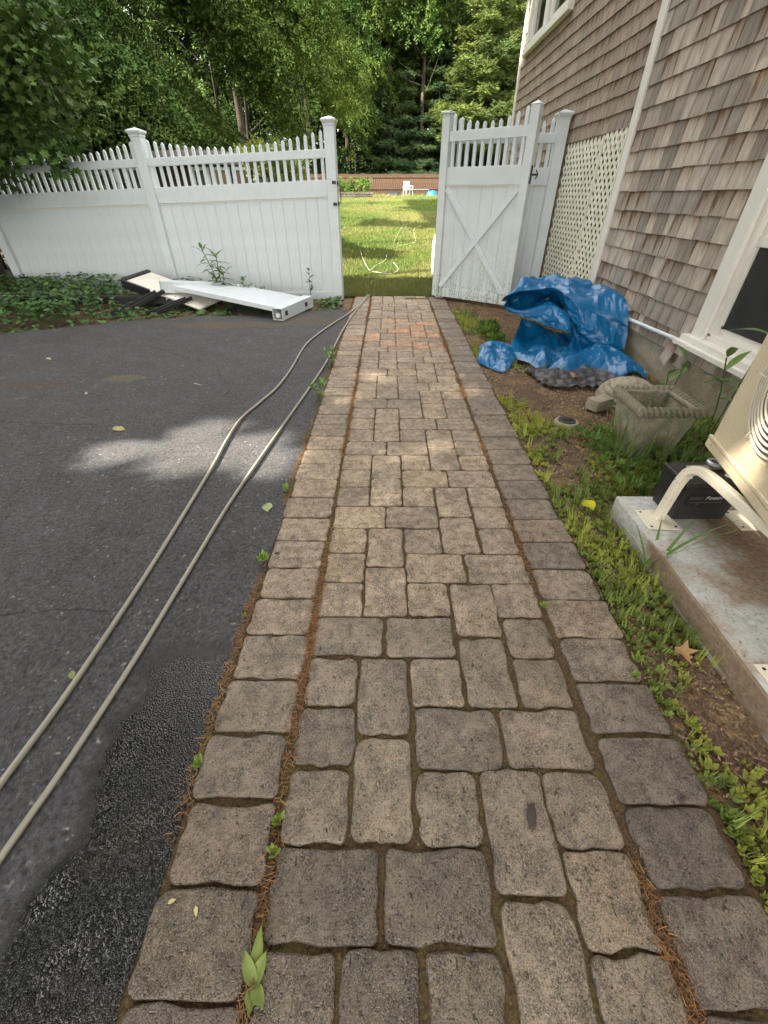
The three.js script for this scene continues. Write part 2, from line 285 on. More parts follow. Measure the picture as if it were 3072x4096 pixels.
// ---------------------------------------------------------------- terrain, lawn, soil
const rise = (z) => (z > -6.85 ? 0 : 0.03 * (Math.min(-z, 48) - 6.85));
{
  const g = new THREE.PlaneGeometry(320, 320, 80, 80); g.rotateX(-Math.PI / 2); g.translate(0, 0, -60);
  const p = g.attributes.position, u = g.attributes.uv; for (let i = 0; i < p.count; i++) { p.setY(i, rise(p.getZ(i) + 4) - 0.16 - (p.getZ(i) < -12 ? 0.05 : 0)); u.setXY(i, p.getX(i), p.getZ(i)); } g.computeVertexNormals();
  struct('ground', g, M.floor);
  const l = new THREE.PlaneGeometry(17, 40, 40, 80); l.rotateX(-Math.PI / 2); l.translate(3.7, 0, -26.83);
  const q = l.attributes.position, w = l.attributes.uv; for (let i = 0; i < q.count; i++) { const z = q.getZ(i), x = q.getX(i); q.setY(i, rise(z) - 0.012 + (z < -7.5 ? 0.05 * (vn(x * 0.5, z * 0.5) - 0.5) : 0)); w.setXY(i, x, z); } l.computeVertexNormals();
  struct('lawn', l, M.turf);
  const s = new THREE.PlaneGeometry(1.55, 9.2, 40, 200); s.rotateX(-Math.PI / 2); s.translate(1.565, 0, -2.2);
  const r = s.attributes.position, t = s.attributes.uv; for (let i = 0; i < r.count; i++) { const x = r.getX(i), z = r.getZ(i); r.setY(i, -0.014 + 0.03 * (fbm(x * 5, z * 5, 3) - 0.5) * sstep(0.80, 1.0, x) + 0.012 * (vn(x * 22, z * 22) - 0.5) * sstep(0.80, 0.9, x)); t.setXY(i, x, z); } s.computeVertexNormals();
  struct('soil_bed', s, M.soil);
  struct('ivy_bed_soil', sheet([[-0.45, -7.0], [-7.5, -7.4], [-7.5, -3.0], [-3, -5.0], [-0.45, -5.7]], -0.03, metres), M.soil);
  struct('walk_joint_soil', sheet([[-0.50, 2.3], [-0.50, -6.86], [0.82, -6.86], [0.82, 2.3]], -0.010, metres), M.joint);
}

// ---------------------------------------------------------------- the paver walk
const walk = new THREE.Group(); walk.name = 'paver_walk'; walk.userData.kind = 'structure'; scene.add(walk);
seed = 5;
function paverGeo(w, l, cut, tint, ux, uz) {   // w along x, l along z, tumbled edges
  const n = 9, pts = [], r = R(0.013, 0.028), hw = w / 2, hl = l / 2, k = R(0, 99);
  const corner = [[hw - r, hl - r, 0], [-hw + r, hl - r, 1], [-hw + r, -hl + r, 2], [hw - r, -hl + r, 3]];
  for (const [cx, cz, q] of corner) {
    const rr = r * R(0.7, 1.25);
    for (let i = 0; i <= 4; i++) { const a = (q + i / 4) * Math.PI / 2; pts.push([cx + (r - rr) * Math.sign(cx) + rr * Math.cos(a), cz + (r - rr) * Math.sign(cz) + rr * Math.sin(a)]); }
    const nx = corner[(q + 1) % 4], a1 = (q + 1) * Math.PI / 2, p0 = [cx + r * Math.cos(a1), cz + r * Math.sin(a1)], p1 = [nx[0] + r * Math.cos(a1), nx[1] + r * Math.sin(a1)];
    for (let i = 1; i < 4; i++) { const t = i / 4, b = cut * (vn(k + q * 7.7 + i * 1.9, k) - 0.45); pts.push([lerp(p0[0], p1[0], t) - Math.cos(a1) * b, lerp(p0[1], p1[1], t) - Math.sin(a1) * b]); }
  }
  const N = pts.length, rings = [[1, 0, -0.045], [1, 0, -0.006], [1, 0.002, -0.002], [1, 0.0065, 0], [1, 0.024, 0.0004]];
  const pos = [], col = [], uv = [];
  for (const [, inset, y] of rings) for (let i = 0; i < N; i++) {
    const [x, z] = pts[i], m = Math.hypot(x, z), f = 1 - inset / Math.max(0.03, m);
    pos.push(x * f, y + (inset > 0.005 ? 0.0016 * (vn(k + x * 40, z * 40) - 0.5) : 0), z * f);
  }
  pos.push(0, 0.001, 0);
  for (let i = 0; i < pos.length; i += 3) { const b = 0.78 + 0.44 * vn(k + pos[i] * 22, 9 + pos[i + 2] * 22); col.push(tint[0] * b, tint[1] * b, tint[2] * b); const x = pos[i], y = pos[i + 1], z = pos[i + 2]; uv.push(x + ux - Math.sign(x) * y * 0.6, z + uz - Math.sign(z) * y); }
  const idx = []; for (let q = 0; q + 1 < rings.length; q++) for (let i = 0; i < N; i++) { const a = q * N + i, b = q * N + (i + 1) % N, c = a + N, e = b + N; idx.push(a, c, b, b, c, e); }
  const o = (rings.length - 1) * N; for (let i = 0; i < N; i++) idx.push(o + i, rings.length * N, o + (i + 1) % N);
  const g = new THREE.BufferGeometry(); g.setAttribute('position', new THREE.Float32BufferAttribute(pos, 3)); g.setAttribute('color', new THREE.Float32BufferAttribute(col, 3)); g.setAttribute('uv', new THREE.Float32BufferAttribute(uv, 2)); g.setIndex(idx); g.computeVertexNormals(); return g;
}
const TAN = [0.49, 0.39, 0.265], WARM = [0.54, 0.39, 0.24], MAUVE = [0.340, 0.268, 0.205], CHAR = [0.185, 0.158, 0.136], RUST = [0.64, 0.34, 0.19], BUFF = [0.55, 0.45, 0.30], SILT = [0.21, 0.155, 0.11];
const mixc = (a, b, t) => a.map((v, i) => lerp(v, b[i], t));
const UL = 0.1655, UX = 0.163, X0 = -0.252;
function addPaver(x0, x1, zf, zn, kind) {   // far and near edges are given as distances ahead
  const x = (x0 + x1) / 2, d = (zf + zn) / 2; if (d < -0.6 || d > 6.85) return;
  let c = mixc(MAUVE, TAN, R(0.15, 0.55)); if (kind === 'right') c = mixc(CHAR, MAUVE, R(0.35, 0.85)); if (kind === 'left') c = mixc(MAUVE, TAN, R(0.0, 0.45));
  const q = rnd(); if (q < 0.08) c = mixc(c, BUFF, 0.25); else if (q < 0.17) c = mixc(c, WARM, 0.25); else if (q < 0.25) c = mixc(c, CHAR, 0.25);
  if (d > 4.3 && d < 5.6 && kind !== 'right' && rnd() < 0.45) c = mixc(c, RUST, R(0.25, 0.7));   // rust stained stones before the gateway
  const b = R(0.90, 1.10); c = c.map((v) => v * b);
  let mat = M.paver;
  const dampShade = 0.80 + 0.22 * vn(x * 5, d * 5) - (kind === 'right' ? 0.25 : 0); if (d < dampShade) mat = M.paverDampShade;   // damp near end; its darker colour also stands in for shade from overhead
  const wet = (kind === 'left' && d < 0.40) || (kind === 'field' && d < 0.30 && x < 0.18); if (wet) { mat = M.paverWet; c = c.map((v) => v * 0.42); } else if (mat === M.paverDampShade) c = c.map((v) => v * 0.66);
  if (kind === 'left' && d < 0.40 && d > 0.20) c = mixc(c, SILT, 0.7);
  const near = sstep(2.4, 0.5, d), gx = 0.003 + R(0, lerp(0.004, 0.013, near)), gz = 0.003 + R(0, lerp(0.004, 0.010, near));
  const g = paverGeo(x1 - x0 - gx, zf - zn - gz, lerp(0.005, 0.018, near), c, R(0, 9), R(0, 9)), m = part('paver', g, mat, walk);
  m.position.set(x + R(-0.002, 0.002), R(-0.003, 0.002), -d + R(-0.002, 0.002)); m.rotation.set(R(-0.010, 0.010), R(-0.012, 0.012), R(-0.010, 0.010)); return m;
}
{
  const base = 0.300;   // far edge of a row of lying stretchers, metres ahead of the camera; the bond repeats every four rows
  for (let k = -1; k < 10; k++) {
    const z = (r) => base + (k * 4 + r) * UL, X = (c) => X0 + c * UX, end = 6.70;
    const add = (c0, c1, r0, r1) => { const a = z(r0), b = Math.min(z(r1), end); if (b - a > 0.05) addPaver(X(c0), X(c1), b, a, 'field'); };
    add(0, 1.5, -1, 0); add(1.5, 3, -1, 0);                                              // stretchers on the left
    for (const r of [0, 1, 2]) add(0, 1, r, r + 1);                                      // squares at the left edge
    add(1, 2, 0, 1.5); add(1, 2, 1.5, 3);                                                // standing pairs
    add(2, 3, 0, 1); add(2, 3.5, 1, 2); add(3.5, 5, 1, 2); add(2, 3, 2, 3);
    add(3, 4, -2, -0.5); add(3, 4, -0.5, 1); for (const r of [-2, -1, 0]) add(4, 5, r, r + 1);
  }
  for (let x = -0.25; x < 0.54; x += 0.158) addPaver(x, x + 0.155, 6.82, 6.71, 'field');
  for (let d = -0.43; d < 6.75; d += 0.1635) { addPaver(-0.490 + R(-0.006, 0.006), -0.262, d + 0.1635, d, 'left'); addPaver(0.577, 0.808 + R(-0.006, 0.006), d + 0.166, d + 0.003, 'right'); }
}
console.log('walk', walk.children.length);

// ---------------------------------------------------------------- white vinyl fence left of the walk
function picketGeo(h, w = 0.038, d = 0.022) { return extrude([[-w / 2, 0], [w / 2, 0], [w / 2, h - 0.022], [0, h], [-w / 2, h - 0.022]], d, 0.003).translate(0, 0, -d / 2); }
function capGeo(w) {   // moulded pyramid cap on a square post
  const r = Math.SQRT2 / 2, prof = [[w * 0.5 * 1.02, -0.055], [w * 0.5 * 1.02, -0.035], [w * 0.5 * 1.12, -0.030], [w * 0.5 * 1.12, -0.014], [w * 0.5 * 1.22, -0.008], [w * 0.5 * 1.40, 0.012], [w * 0.5 * 1.40, 0.026], [0.001, 0.056]];
  const g = new THREE.LatheGeometry(prof.map(([a, y]) => new THREE.Vector2(a / r, y)), 4); g.rotateY(Math.PI / 4); return boxUV(toCreasedNormals(g.toNonIndexed(), 0.22));
}
seed = 21;
const fence = thing('vinyl_fence', 'tall white vinyl fence with scalloped pickets left of the open gateway', 'fence', [-0.725, 0, -6.755], Math.PI - 0.0836);
{
  const DROP = -0.033, postW = 0.127, bay = 2.44;
  for (let i = 0; i < 3; i++) {
    const y = DROP * bay * i, H = 1.875;
    const p = part('post', box(postW, H + 0.3, postW, 0, H / 2 - 0.15, 0, 0.006), M.vinyl, fence); p.position.set(bay * i, y, 0);
    part('post_cap', capGeo(postW), M.vinyl, p).position.set(0, H, 0);
    if (i === 0) {   // black pull handle on the walk side of the end post
      const hnd = part('handle', merge([tube([V3(-0.064, 1.30, -0.02), V3(-0.095, 1.295, -0.02), V3(-0.100, 1.26, -0.02), V3(-0.100, 1.13, -0.02), V3(-0.095, 1.10, -0.02), V3(-0.064, 1.095, -0.02)], 0.006, 24, 6), box(0.012, 0.045, 0.04, -0.069, 1.30, -0.02), box(0.012, 0.045, 0.04, -0.069, 1.095, -0.02), box(0.05, 0.035, 0.008, -0.03, 1.31, -0.069), box(0.05, 0.035, 0.008, -0.03, 1.09, -0.069)]), M.black, p);
      hnd.position.set(0, 0, 0);
    }
  }
  for (let b = 0; b < 2; b++) {
    const xa = bay * b + postW / 2, L = bay - postW, yAt = (s) => DROP * (xa + s);
    const rail = (name, yc, h, d) => { const m = part(name, box(L + 0.002, h, d, L / 2, 0, 0, 0.004), M.vinyl, fence); m.position.set(xa, yc + DROP * xa, 0); m.rotation.z = Math.atan(DROP); return m; };
    rail('top_rail', 1.594, 0.084, 0.050); rail('middle_rail', 1.254, 0.172, 0.050); rail('bottom_rail', 0.02, 0.11, 0.050);
    const lip = part('rail_moulding', box(L, 0.012, 0.034, L / 2, 0, 0), M.vinylOld, fence); lip.position.set(xa, 1.161 + DROP * xa, 0); lip.rotation.z = Math.atan(DROP);
    const n = 15, w = L / n; for (let i = 0; i < n; i++) {
      const s = (i + 0.5) * w, h = 1.12, g = box(w - 0.0012, h, 0.020, 0, h / 2, 0, 0.004);
      part('board', g, M.vinyl, fence).position.set(xa + s, 0.055 + yAt(s), 0.0006 * (i % 2));
    }
    const k = 24, ps = L / k; for (let i = 0; i < k; i++) {
      const s = (i + 0.5) * ps, c = Math.abs(2 * s / L - 1), top = 1.594 + 0.042 + 0.070 + 0.115 * c * c + (b ? -0.01 : 0), y0 = 1.33;
      const m = part('picket', picketGeo(top - y0), M.vinyl, fence); m.position.set(xa + s, y0 + yAt(s), 0); m.rotation.z = R(-0.006, 0.006);
    }
  }
}
// ---------------------------------------------------------------- open gate leaf and the short fence run behind it
const gate = thing('gate', 'white vinyl gate leaf with cross brace, standing open beside the house', 'gate', [0.72, 0.035, -6.66], -0.6703 - 0 + 0);
gate.rotation.y = -Math.atan2(0.61, 0.77);
{
  const L = 0.985, S = 0.10;
  const st = (x, H, cap) => { const p = part('stile', box(S, H, 0.09, 0, H / 2, 0, 0.005), M.vinylDirty, gate); p.position.x = x; const g = cap ? box(S + 0.03, 0.022, 0.12, 0, 0.011, 0, 0.006) : (() => { const q = new THREE.ConeGeometry(S * 0.72, 0.03, 4); q.rotateY(Math.PI / 4); q.translate(0, 0.013, 0); return boxUV(q.toNonIndexed()); })(); part('cap', g, M.vinyl, p).position.y = H + 0.001; return p; };
  st(-S / 2, 1.90, true); const rs = st(L + S / 2, 1.905, false);
  part('top_rail', box(L, 0.094, 0.045, L / 2, 1.70, 0, 0.004), M.vinylDirty, gate);
  part('middle_rail', box(L, 0.175, 0.045, L / 2, 1.332, 0, 0.004), M.vinylDirty, gate);
  part('rail_moulding', box(L, 0.012, 0.03, L / 2, 1.238, 0), M.vinylOld, gate);
  part('bottom_rail', box(L, 0.105, 0.045, L / 2, 0.052, 0, 0.004), M.vinylDirty, gate);
  for (let i = 0; i < 6; i++) part('board', box(L / 6 - 0.0015, 1.15, 0.016, L / 12 + i * L / 6, 0.67, -0.002, 0.003), M.vinylDirty, gate);
  for (let i = 0; i < 10; i++) { const x = (i + 0.5) * L / 10, c = Math.abs(2 * x / L - 1), m = part('picket', picketGeo(1.81 + 0.11 * c * c - 1.40), M.vinyl, gate); m.position.set(x, 1.40, 0); }
  const A = Math.atan2(1.12, L), D = Math.hypot(1.12, L) - 0.04;
  for (const s of [-1, 1]) {
    const b = part('brace', box(D, 0.060, 0.024, 0, 0, 0, 0.003), M.vinyl, gate); b.position.set(L / 2, 0.67, 0.0185 + (s > 0 ? 0.003 : 0)); b.rotation.z = s * A;
    for (const t of [-0.44, -0.13, 0.13, 0.44]) { const sc = new THREE.CylinderGeometry(0.006, 0.006, 0.004, 8); sc.rotateX(Math.PI / 2); part('screw', sc, M.steel, b).position.set(t * D, 0, 0.0135); }
  }
  part('latch', merge([box(0.012, 0.16, 0.014, S / 2 + 0.010, 1.33, 0.02), box(0.07, 0.018, 0.016, S / 2 + 0.04, 1.33, 0.02), tube([V3(S / 2 + 0.06, 1.37, 0.02), V3(S / 2 + 0.085, 1.33, 0.02), V3(S / 2 + 0.065, 1.29, 0.02)], 0.006, 12, 6)]), M.black, rs);
  for (const y of [0.35, 1.55]) part('hinge', merge([box(0.03, 0.11, 0.02, -S - 0.004, y, -0.01), new THREE.CylinderGeometry(0.008, 0.008, 0.12, 8).translate(-S - 0.008, y, -0.02)]), M.black, gate);
}
const run = thing('fence_run', 'short white vinyl fence run with moulded-cap post against the shingled house', 'fence', [2.055, 0.03, -6.78], Math.PI);
{
  const L = 1.20, p = part('post', box(0.127, 2.0, 0.127, 0, 0.9, 0, 0.006), M.vinyl, run); part('post_cap', capGeo(0.127), M.vinyl, p).position.y = 1.90;
  const q = part('post', box(0.11, 1.9, 0.11, 0, 0.85, 0, 0.006), M.vinyl, run); q.position.x = L + 0.12;
  const xa = 0.0635; part('top_rail', box(L, 0.09, 0.05, xa + L / 2, 1.70, 0, 0.004), M.vinyl, run); part('middle_rail', box(L, 0.175, 0.05, xa + L / 2, 1.34, 0, 0.004), M.vinyl, run); part('rail_moulding', box(L, 0.012, 0.032, xa + L / 2, 1.246, 0), M.vinylOld, run); part('bottom_rail', box(L, 0.11, 0.05, xa + L / 2, 0.06, 0, 0.004), M.vinyl, run);
  for (let i = 0; i < 8; i++) part('board', box(L / 8 - 0.0016, 1.14, 0.02, xa + (i + 0.5) * L / 8, 0.68, 0, 0.004), M.vinyl, run);
  for (let i = 0; i < 12; i++) { const x = xa + (i + 0.5) * L / 12, c = Math.abs(2 * (x - xa) / L - 1); part('picket', picketGeo(1.80 + 0.10 * c * c - 1.41), M.vinyl, run).position.set(x, 1.41, 0); }
}

// ---------------------------------------------------------------- shingled house
const WX = 2.17;
const house = thing('shingled_house', 'weathered cedar shingled house with white trim along the right side', 'house', [WX, 0, -3]);
const hpart = (name, g, m, parent = house) => { const o = part(name, g, m, parent); if (parent === house) o.position.set(-WX, 0, 3); return o; };
seed = 31;
{
  // carcass with the two window openings left free
  const wall = [];
  const W = (z0, z1, y0, y1) => wall.push(box(0.16, y1 - y0, z1 - z0, WX + 0.085, (y0 + y1) / 2, (z0 + z1) / 2));
  W(-10.0, -9.60, 0.24, 5.4); W(-9.60, -7.70, 0.24, 2.98); W(-9.60, -7.70, 4.30, 5.4); W(-7.70, -6.72, 0.24, 5.4); W(-6.72, -5.09, 1.60, 5.4); W(-5.09, -3.0, 0.24, 5.4); W(-3.0, -1.85, 0.24, 0.44); W(-3.0, -1.85, 1.55, 5.4); W(-1.85, 3, 0.24, 5.4);
  hpart('wall', merge(wall), std({ color: lin(0.10, 0.08, 0.065), roughness: 1 }));
  hpart('rear_wall', merge([box(0.15, 5.2, 13, 9, 2.84, -3.5), box(6.7, 5.2, 0.15, 5.70, 2.84, -9.92), box(6.7, 5.2, 0.15, 5.70, 2.84, 2.90), box(6.5, 0.1, 12.6, 5.6, 0.28, -3.5), box(6.5, 0.1, 12.6, 5.6, 5.35, -3.5)]), M.blind);
  hpart('foundation', box(6.7, 0.6, 12.8, WX + 3.38, -0.02, -3.5), M.concrete);
  hpart('roof', merge([box(4.2, 0.12, 13.8, WX + 1.55, 6.35, -3.5).applyMatrix4(new THREE.Matrix4()), box(0.04, 0.22, 13.8, WX - 0.42, 5.42, -3.5)].map((g, i) => { if (i === 0) { g.translate(-(WX + 1.55), -6.35, 0); g.rotateZ(0.5); g.translate(WX + 1.42, 6.35, 0); } return g; })), std({ color: lin(0.07, 0.068, 0.065), roughness: 0.95 }));
  hpart('soffit', box(0.46, 0.03, 13.6, WX - 0.20, 5.36, -3.5), M.trim);
  const CB = (z0, z1, y0, y1, x = 0.030) => hpart('corner_board', box(x, y1 - y0, z1 - z0, WX - x / 2 - 0.001, (y0 + y1) / 2, (z0 + z1) / 2, 0.003), M.trim);
  CB(-5.085, -4.965, 0.26, 5.35); CB(-10.08, -9.965, 0.26, 5.35);
  // shingles
  const g0 = (() => {   // unit shingle: wide in z, tall in y, thicker at the butt
    const g = new THREE.BoxGeometry(1, 1, 1), p = g.attributes.position, u = g.attributes.uv;
    for (let i = 0; i < p.count; i++) { const out = p.getX(i) < 0, low = p.getY(i) < 0; const y = p.getY(i), z = p.getZ(i); p.setX(i, out ? (low ? -0.017 : -0.006) : (low ? -0.001 : 0.003)); u.setXY(i, z + 0.5, y + 0.5); } g.computeVertexNormals(); return g;
  })();
  const near = [0, 1, 2, 3, 4, 5].map((k) => std({ map: cedar(k, 0.25 + 0.12 * k), color: lin(0.90, 0.83, 0.75).multiplyScalar([1.18, 0.84, 1.0, 1.32, 0.74, 0.95][k]), roughness: 0.93 }));
  const far = [6, 7, 8, 9].map((k) => std({ map: cedar(k, 0.62 + 0.10 * (k - 6)), color: lin(0.80, 0.69, 0.595).multiplyScalar([0.85, 1.0, 1.15, 0.92][k - 6]), roughness: 0.93 }));
  const clear = [[-6.70, -5.09, 0.0, 1.58], [-3.10, -1.75, 0.36, 1.62], [-9.72, -7.56, 2.92, 4.4]];
  let parts = 0; const rest = new Map();
  const course = (za, zb, y, exp, mats, big, limit) => {
    for (let z = za; z < zb - 0.02;) {
      let w = Math.min(big * R(0.085, 0.21), zb - z); if (zb - z - w < 0.04) w = zb - z; const zc = z + w / 2; z += w;
      if (clear.some(([a, b, c, e]) => zc > a && zc < b && y + exp * 0.6 > c && y + exp * 0.4 < e)) continue;
      const m = new THREE.Object3D(), dy = R(-0.004, 0.003), h = exp + 0.022, mat = pick(mats);
      m.position.set(WX - 0.002 - R(0, 0.002), y + h / 2 + dy, zc); m.scale.set(1, h, w - R(0.005, 0.011)); m.rotation.x = R(-0.006, 0.006); if (rnd() < 0.06) m.position.x -= 0.004;
      if (parts < limit) { parts++; const o = hpart('shingle', g0, mat); o.position.add(m.position); o.scale.copy(m.scale); o.rotation.copy(m.rotation); }
      else { m.updateMatrix(); if (!rest.has(mat)) rest.set(mat, []); rest.get(mat).push(g0.clone().applyMatrix4(m.matrix)); }
    }
  };
  const eN = 0.139; for (let r = 0; r < 15; r++) course(-4.962, r < 2 ? -1.75 : (r < 10 ? -3.05 : -2.9), 0.245 + r * eN, eN, near, 1, 232);
  for (let r = 15; r < 37; r++) course(-4.962, 2.9, 0.245 + r * eN, eN, near, 1.2, 0);
  for (let r = 0; r < 15; r++) course(r < 2 ? -1.75 : -1.80, 2.9, 0.245 + r * eN, eN, near, 1.3, 0);
  const eF = 0.128; for (let r = 11; r < 22; r++) course(-6.0, -5.09, 0.27 + r * eF, eF, far, 1, 300);
  for (let r = 0; r < 40; r++) { if (r < 11) course(-6.0, -5.09, 0.27 + r * eF, eF, far, 1, 0); else if (r >= 22) course(-6.0, -5.09, 0.27 + r * eF, eF, far, 1, 0); course(-9.962, -6.0, 0.27 + r * eF, eF, far, 1, 0); }
  for (const [mat, gs] of rest) { const o = hpart('shingles', merge(gs), mat); o.userData.kind = 'stuff'; }
  const loose = hpart('shingle', g0, near[3]); loose.position.add(V3(WX - 0.012, 0.235, -3.32)); loose.scale.set(1, 0.17, 0.10); loose.rotation.x = 0.32; hpart('shingle', g0, near[1]).position.add(V3(WX - 0.008, 0.25, -3.14)); house.children.at(-1).scale.set(1, 0.15, 0.11); house.children.at(-1).rotation.x = -0.08;   // slipped shingles below the pipe
  // lower window
  const win = part('window', box(0.055, 1.26, 0.12, 0, 0, 0, 0.004), M.trim, house); win.position.set(-0.028, 0.99, 3 - 3.045 - 3 + 3);
  win.position.set(-0.028, 0.995, -0.045);
  const wp = (name, w, h, d, x, y, z, mat = M.trim, r = 0.003) => { const o = part(name, box(w, h, d, 0, 0, 0, r), mat, win); o.position.set(x - win.position.x - WX, y - win.position.y, z + 3 - win.position.z); return o; };
  wp('casing', 0.055, 1.26, 0.12, WX - 0.028, 0.995, -1.80); wp('casing', 0.055, 0.12, 1.36, WX - 0.029, 1.60, -2.42);
  wp('sill', 0.10, 0.055, 1.46, WX - 0.045, 0.385, -2.42); wp('sill_nose', 0.05, 0.03, 1.50, WX - 0.10, 0.36, -2.42);
  wp('frame', 0.07, 0.045, 1.12, WX + 0.005, 0.435, -2.42); wp('frame', 0.07, 1.10, 0.04, WX + 0.005, 0.99, -2.965); wp('frame', 0.07, 1.10, 0.04, WX + 0.005, 0.99, -1.88);
  wp('sash', 0.03, 0.06, 1.05, WX + 0.03, 0.485, -2.42); wp('sash', 0.03, 0.50, 0.045, WX + 0.03, 0.74, -2.925); wp('sash', 0.045, 0.05, 1.05, WX + 0.02, 0.975, -2.42); wp('sash', 0.03, 0.52, 0.045, WX + 0.02, 1.24, -2.925); wp('sash', 0.03, 0.05, 1.05, WX + 0.02, 1.51, -2.42);
  wp('pane', 0.004, 0.46, 0.98, WX + 0.028, 0.735, -2.42, M.glass, 0); wp('pane', 0.004, 0.50, 0.98, WX + 0.020, 1.24, -2.42, M.glass, 0);
  wp('insect_screen', 0.003, 0.47, 1.0, WX + 0.010, 0.735, -2.42, std({ color: lin(0.022, 0.023, 0.023), roughness: 0.8, transparent: true, opacity: 0.72 }), 0);
  for (let i = 0; i < 30; i++) { const s = wp('blind_slat', 0.030, 0.002, 0.96, WX + 0.13, 0.50 + i * 0.035, -2.40, std({ color: lin(0.30, 0.29, 0.26), roughness: 0.7 }), 0); s.rotation.z = 0.7; }
  // upper pair of casement windows near the far corner
  const up = part('window', box(0.05, 1.45, 0.075, 0, 0, 0, 0.004), M.trim, house); up.position.set(-0.026, 3.66, -9.66 + 3);
  const uq = (name, w, h, d, x, y, z, mat = M.trim, r = 0.003) => { const o = part(name, box(w, h, d, 0, 0, 0, r), mat, up); o.position.set(x - up.position.x - WX, y - up.position.y, z + 3 - up.position.z); return o; };
  uq('casing', 0.05, 1.45, 0.11, WX - 0.026, 3.66, -7.63); uq('casing', 0.05, 1.45, 0.15, WX - 0.026, 3.66, -8.70); uq('casing', 0.05, 0.1, 2.10, WX - 0.027, 4.38, -8.62); uq('sill', 0.085, 0.07, 2.16, WX - 0.040, 2.965, -8.63);
  for (const [a, b] of [[-9.60, -8.79], [-8.61, -7.70]]) {
    const c = (a + b) / 2, d = b - a; uq('sash', 0.04, 0.07, d - 0.01, WX + 0.0, 3.05, c); for (const z of [a + 0.045, b - 0.045]) uq('sash', 0.04, 1.28, 0.075, WX + 0.0, 3.70, z); uq('pane', 0.004, 1.2, d - 0.1, WX + 0.02, 3.68, c, M.glass, 0);
    for (let i = 0; i < 18; i++) { const s = uq('blind_slat', 0.035, 0.002, d - 0.06, WX + 0.12, 3.05 + i * 0.065, c, M.blind, 0); s.rotation.z = 0.6; }
  }
}
// white pipe clipped along the foot of the shingles
{
  const p = thing('drain_pipe', 'thin white pipe running along the foot of the shingle wall', 'pipe', [2.135, 0.31, -4.1]);
  part('tube', tube([V3(0, 0.0, 0), V3(-0.004, 0.018, 0.5), V3(-0.006, 0.034, 0.94), V3(-0.022, 0.022, 1.15), V3(-0.026, 0.030, 1.6), V3(-0.026, 0.028, 3.4)], 0.014, 60, 10), M.vinyl, p);
  for (const z of [0.93, 1.9]) { const c = new THREE.CylinderGeometry(0.019, 0.019, 0.05, 12); c.rotateX(Math.PI / 2); part('coupling', c, M.vinyl, p).position.set(z > 1 ? -0.026 : -0.006, z > 1 ? 0.029 : 0.034, z); }
}
// lattice panels between the gate run and the corner board
function lattice(label, z0, z1, y0, y1) {
  const W = z1 - z0, H = y1 - y0, o = thing('lattice_panel', label, 'lattice', [WX - 0.022, y0, z0], 0, 'lattice against the shingle wall');
  const pitch = 0.104, sw = 0.037;
  for (const s of [1, -1]) for (let c = -H + 0.03; c < W; c += pitch) {   // strips at 45 degrees, clipped to the panel
    const a = Math.max(0, -c), b = Math.min(H, W - c); if (b - a < 0.03) continue;
    const len = (b - a) * Math.SQRT2, mid = (a + b) / 2, zc = c + mid, g = new THREE.BoxGeometry(0.0035, sw, len); boxUV(g);
    const m = part('slat', g, M.lattice, o); m.position.set(s > 0 ? 0 : -0.0040, mid, s > 0 ? zc : W - zc); m.rotation.x = s > 0 ? -Math.PI / 4 : Math.PI / 4;
  }
  const fr = (h, d, y, z) => part('border', box(0.018, h, d, 0, 0, 0), M.lattice, o).position.set(-0.003, y, z);
  fr(0.03, W, -0.002, W / 2); fr(H, 0.022, H / 2, W + 0.004);
}
lattice('cream lattice panel next to the fence post, lower top edge', -6.70, -5.62, 0.20, 1.655); lattice('cream lattice panel next to the white corner board, higher top edge', -5.595, -5.11, 0.22, 1.665);

// ---------------------------------------------------------------- foliage
function bladeQuads(list) {   // list of [base, dir, side, length, width, droop, mid]: a leaf of four triangles, folded along its rib
  const pos = [], uv = [];
  for (const [b, d, s, l, w, droop = 0, mid = 0.42] of list) {
    const n = new THREE.Vector3().crossVectors(d, s).normalize(), p = (t, k, f) => b.clone().addScaledVector(d, l * t).addScaledVector(s, w * k).addScaledVector(n, f * w - droop * l * t * t);
    const a = p(0, 0, 0), e = p(1, 0, 0), c = p(mid, 0, -0.10), q = p(mid, 0.5, 0.10), r = p(mid, -0.5, 0.10);
    for (const v of [a, c, q, q, c, e, a, r, c, c, r, e]) { pos.push(v.x, v.y, v.z); uv.push(0.5, 0.5); }
  }
  const g = new THREE.BufferGeometry(); g.setAttribute('position', new THREE.Float32BufferAttribute(pos, 3)); g.setAttribute('uv', new THREE.Float32BufferAttribute(uv, 2)); g.computeVertexNormals(); return g;
}
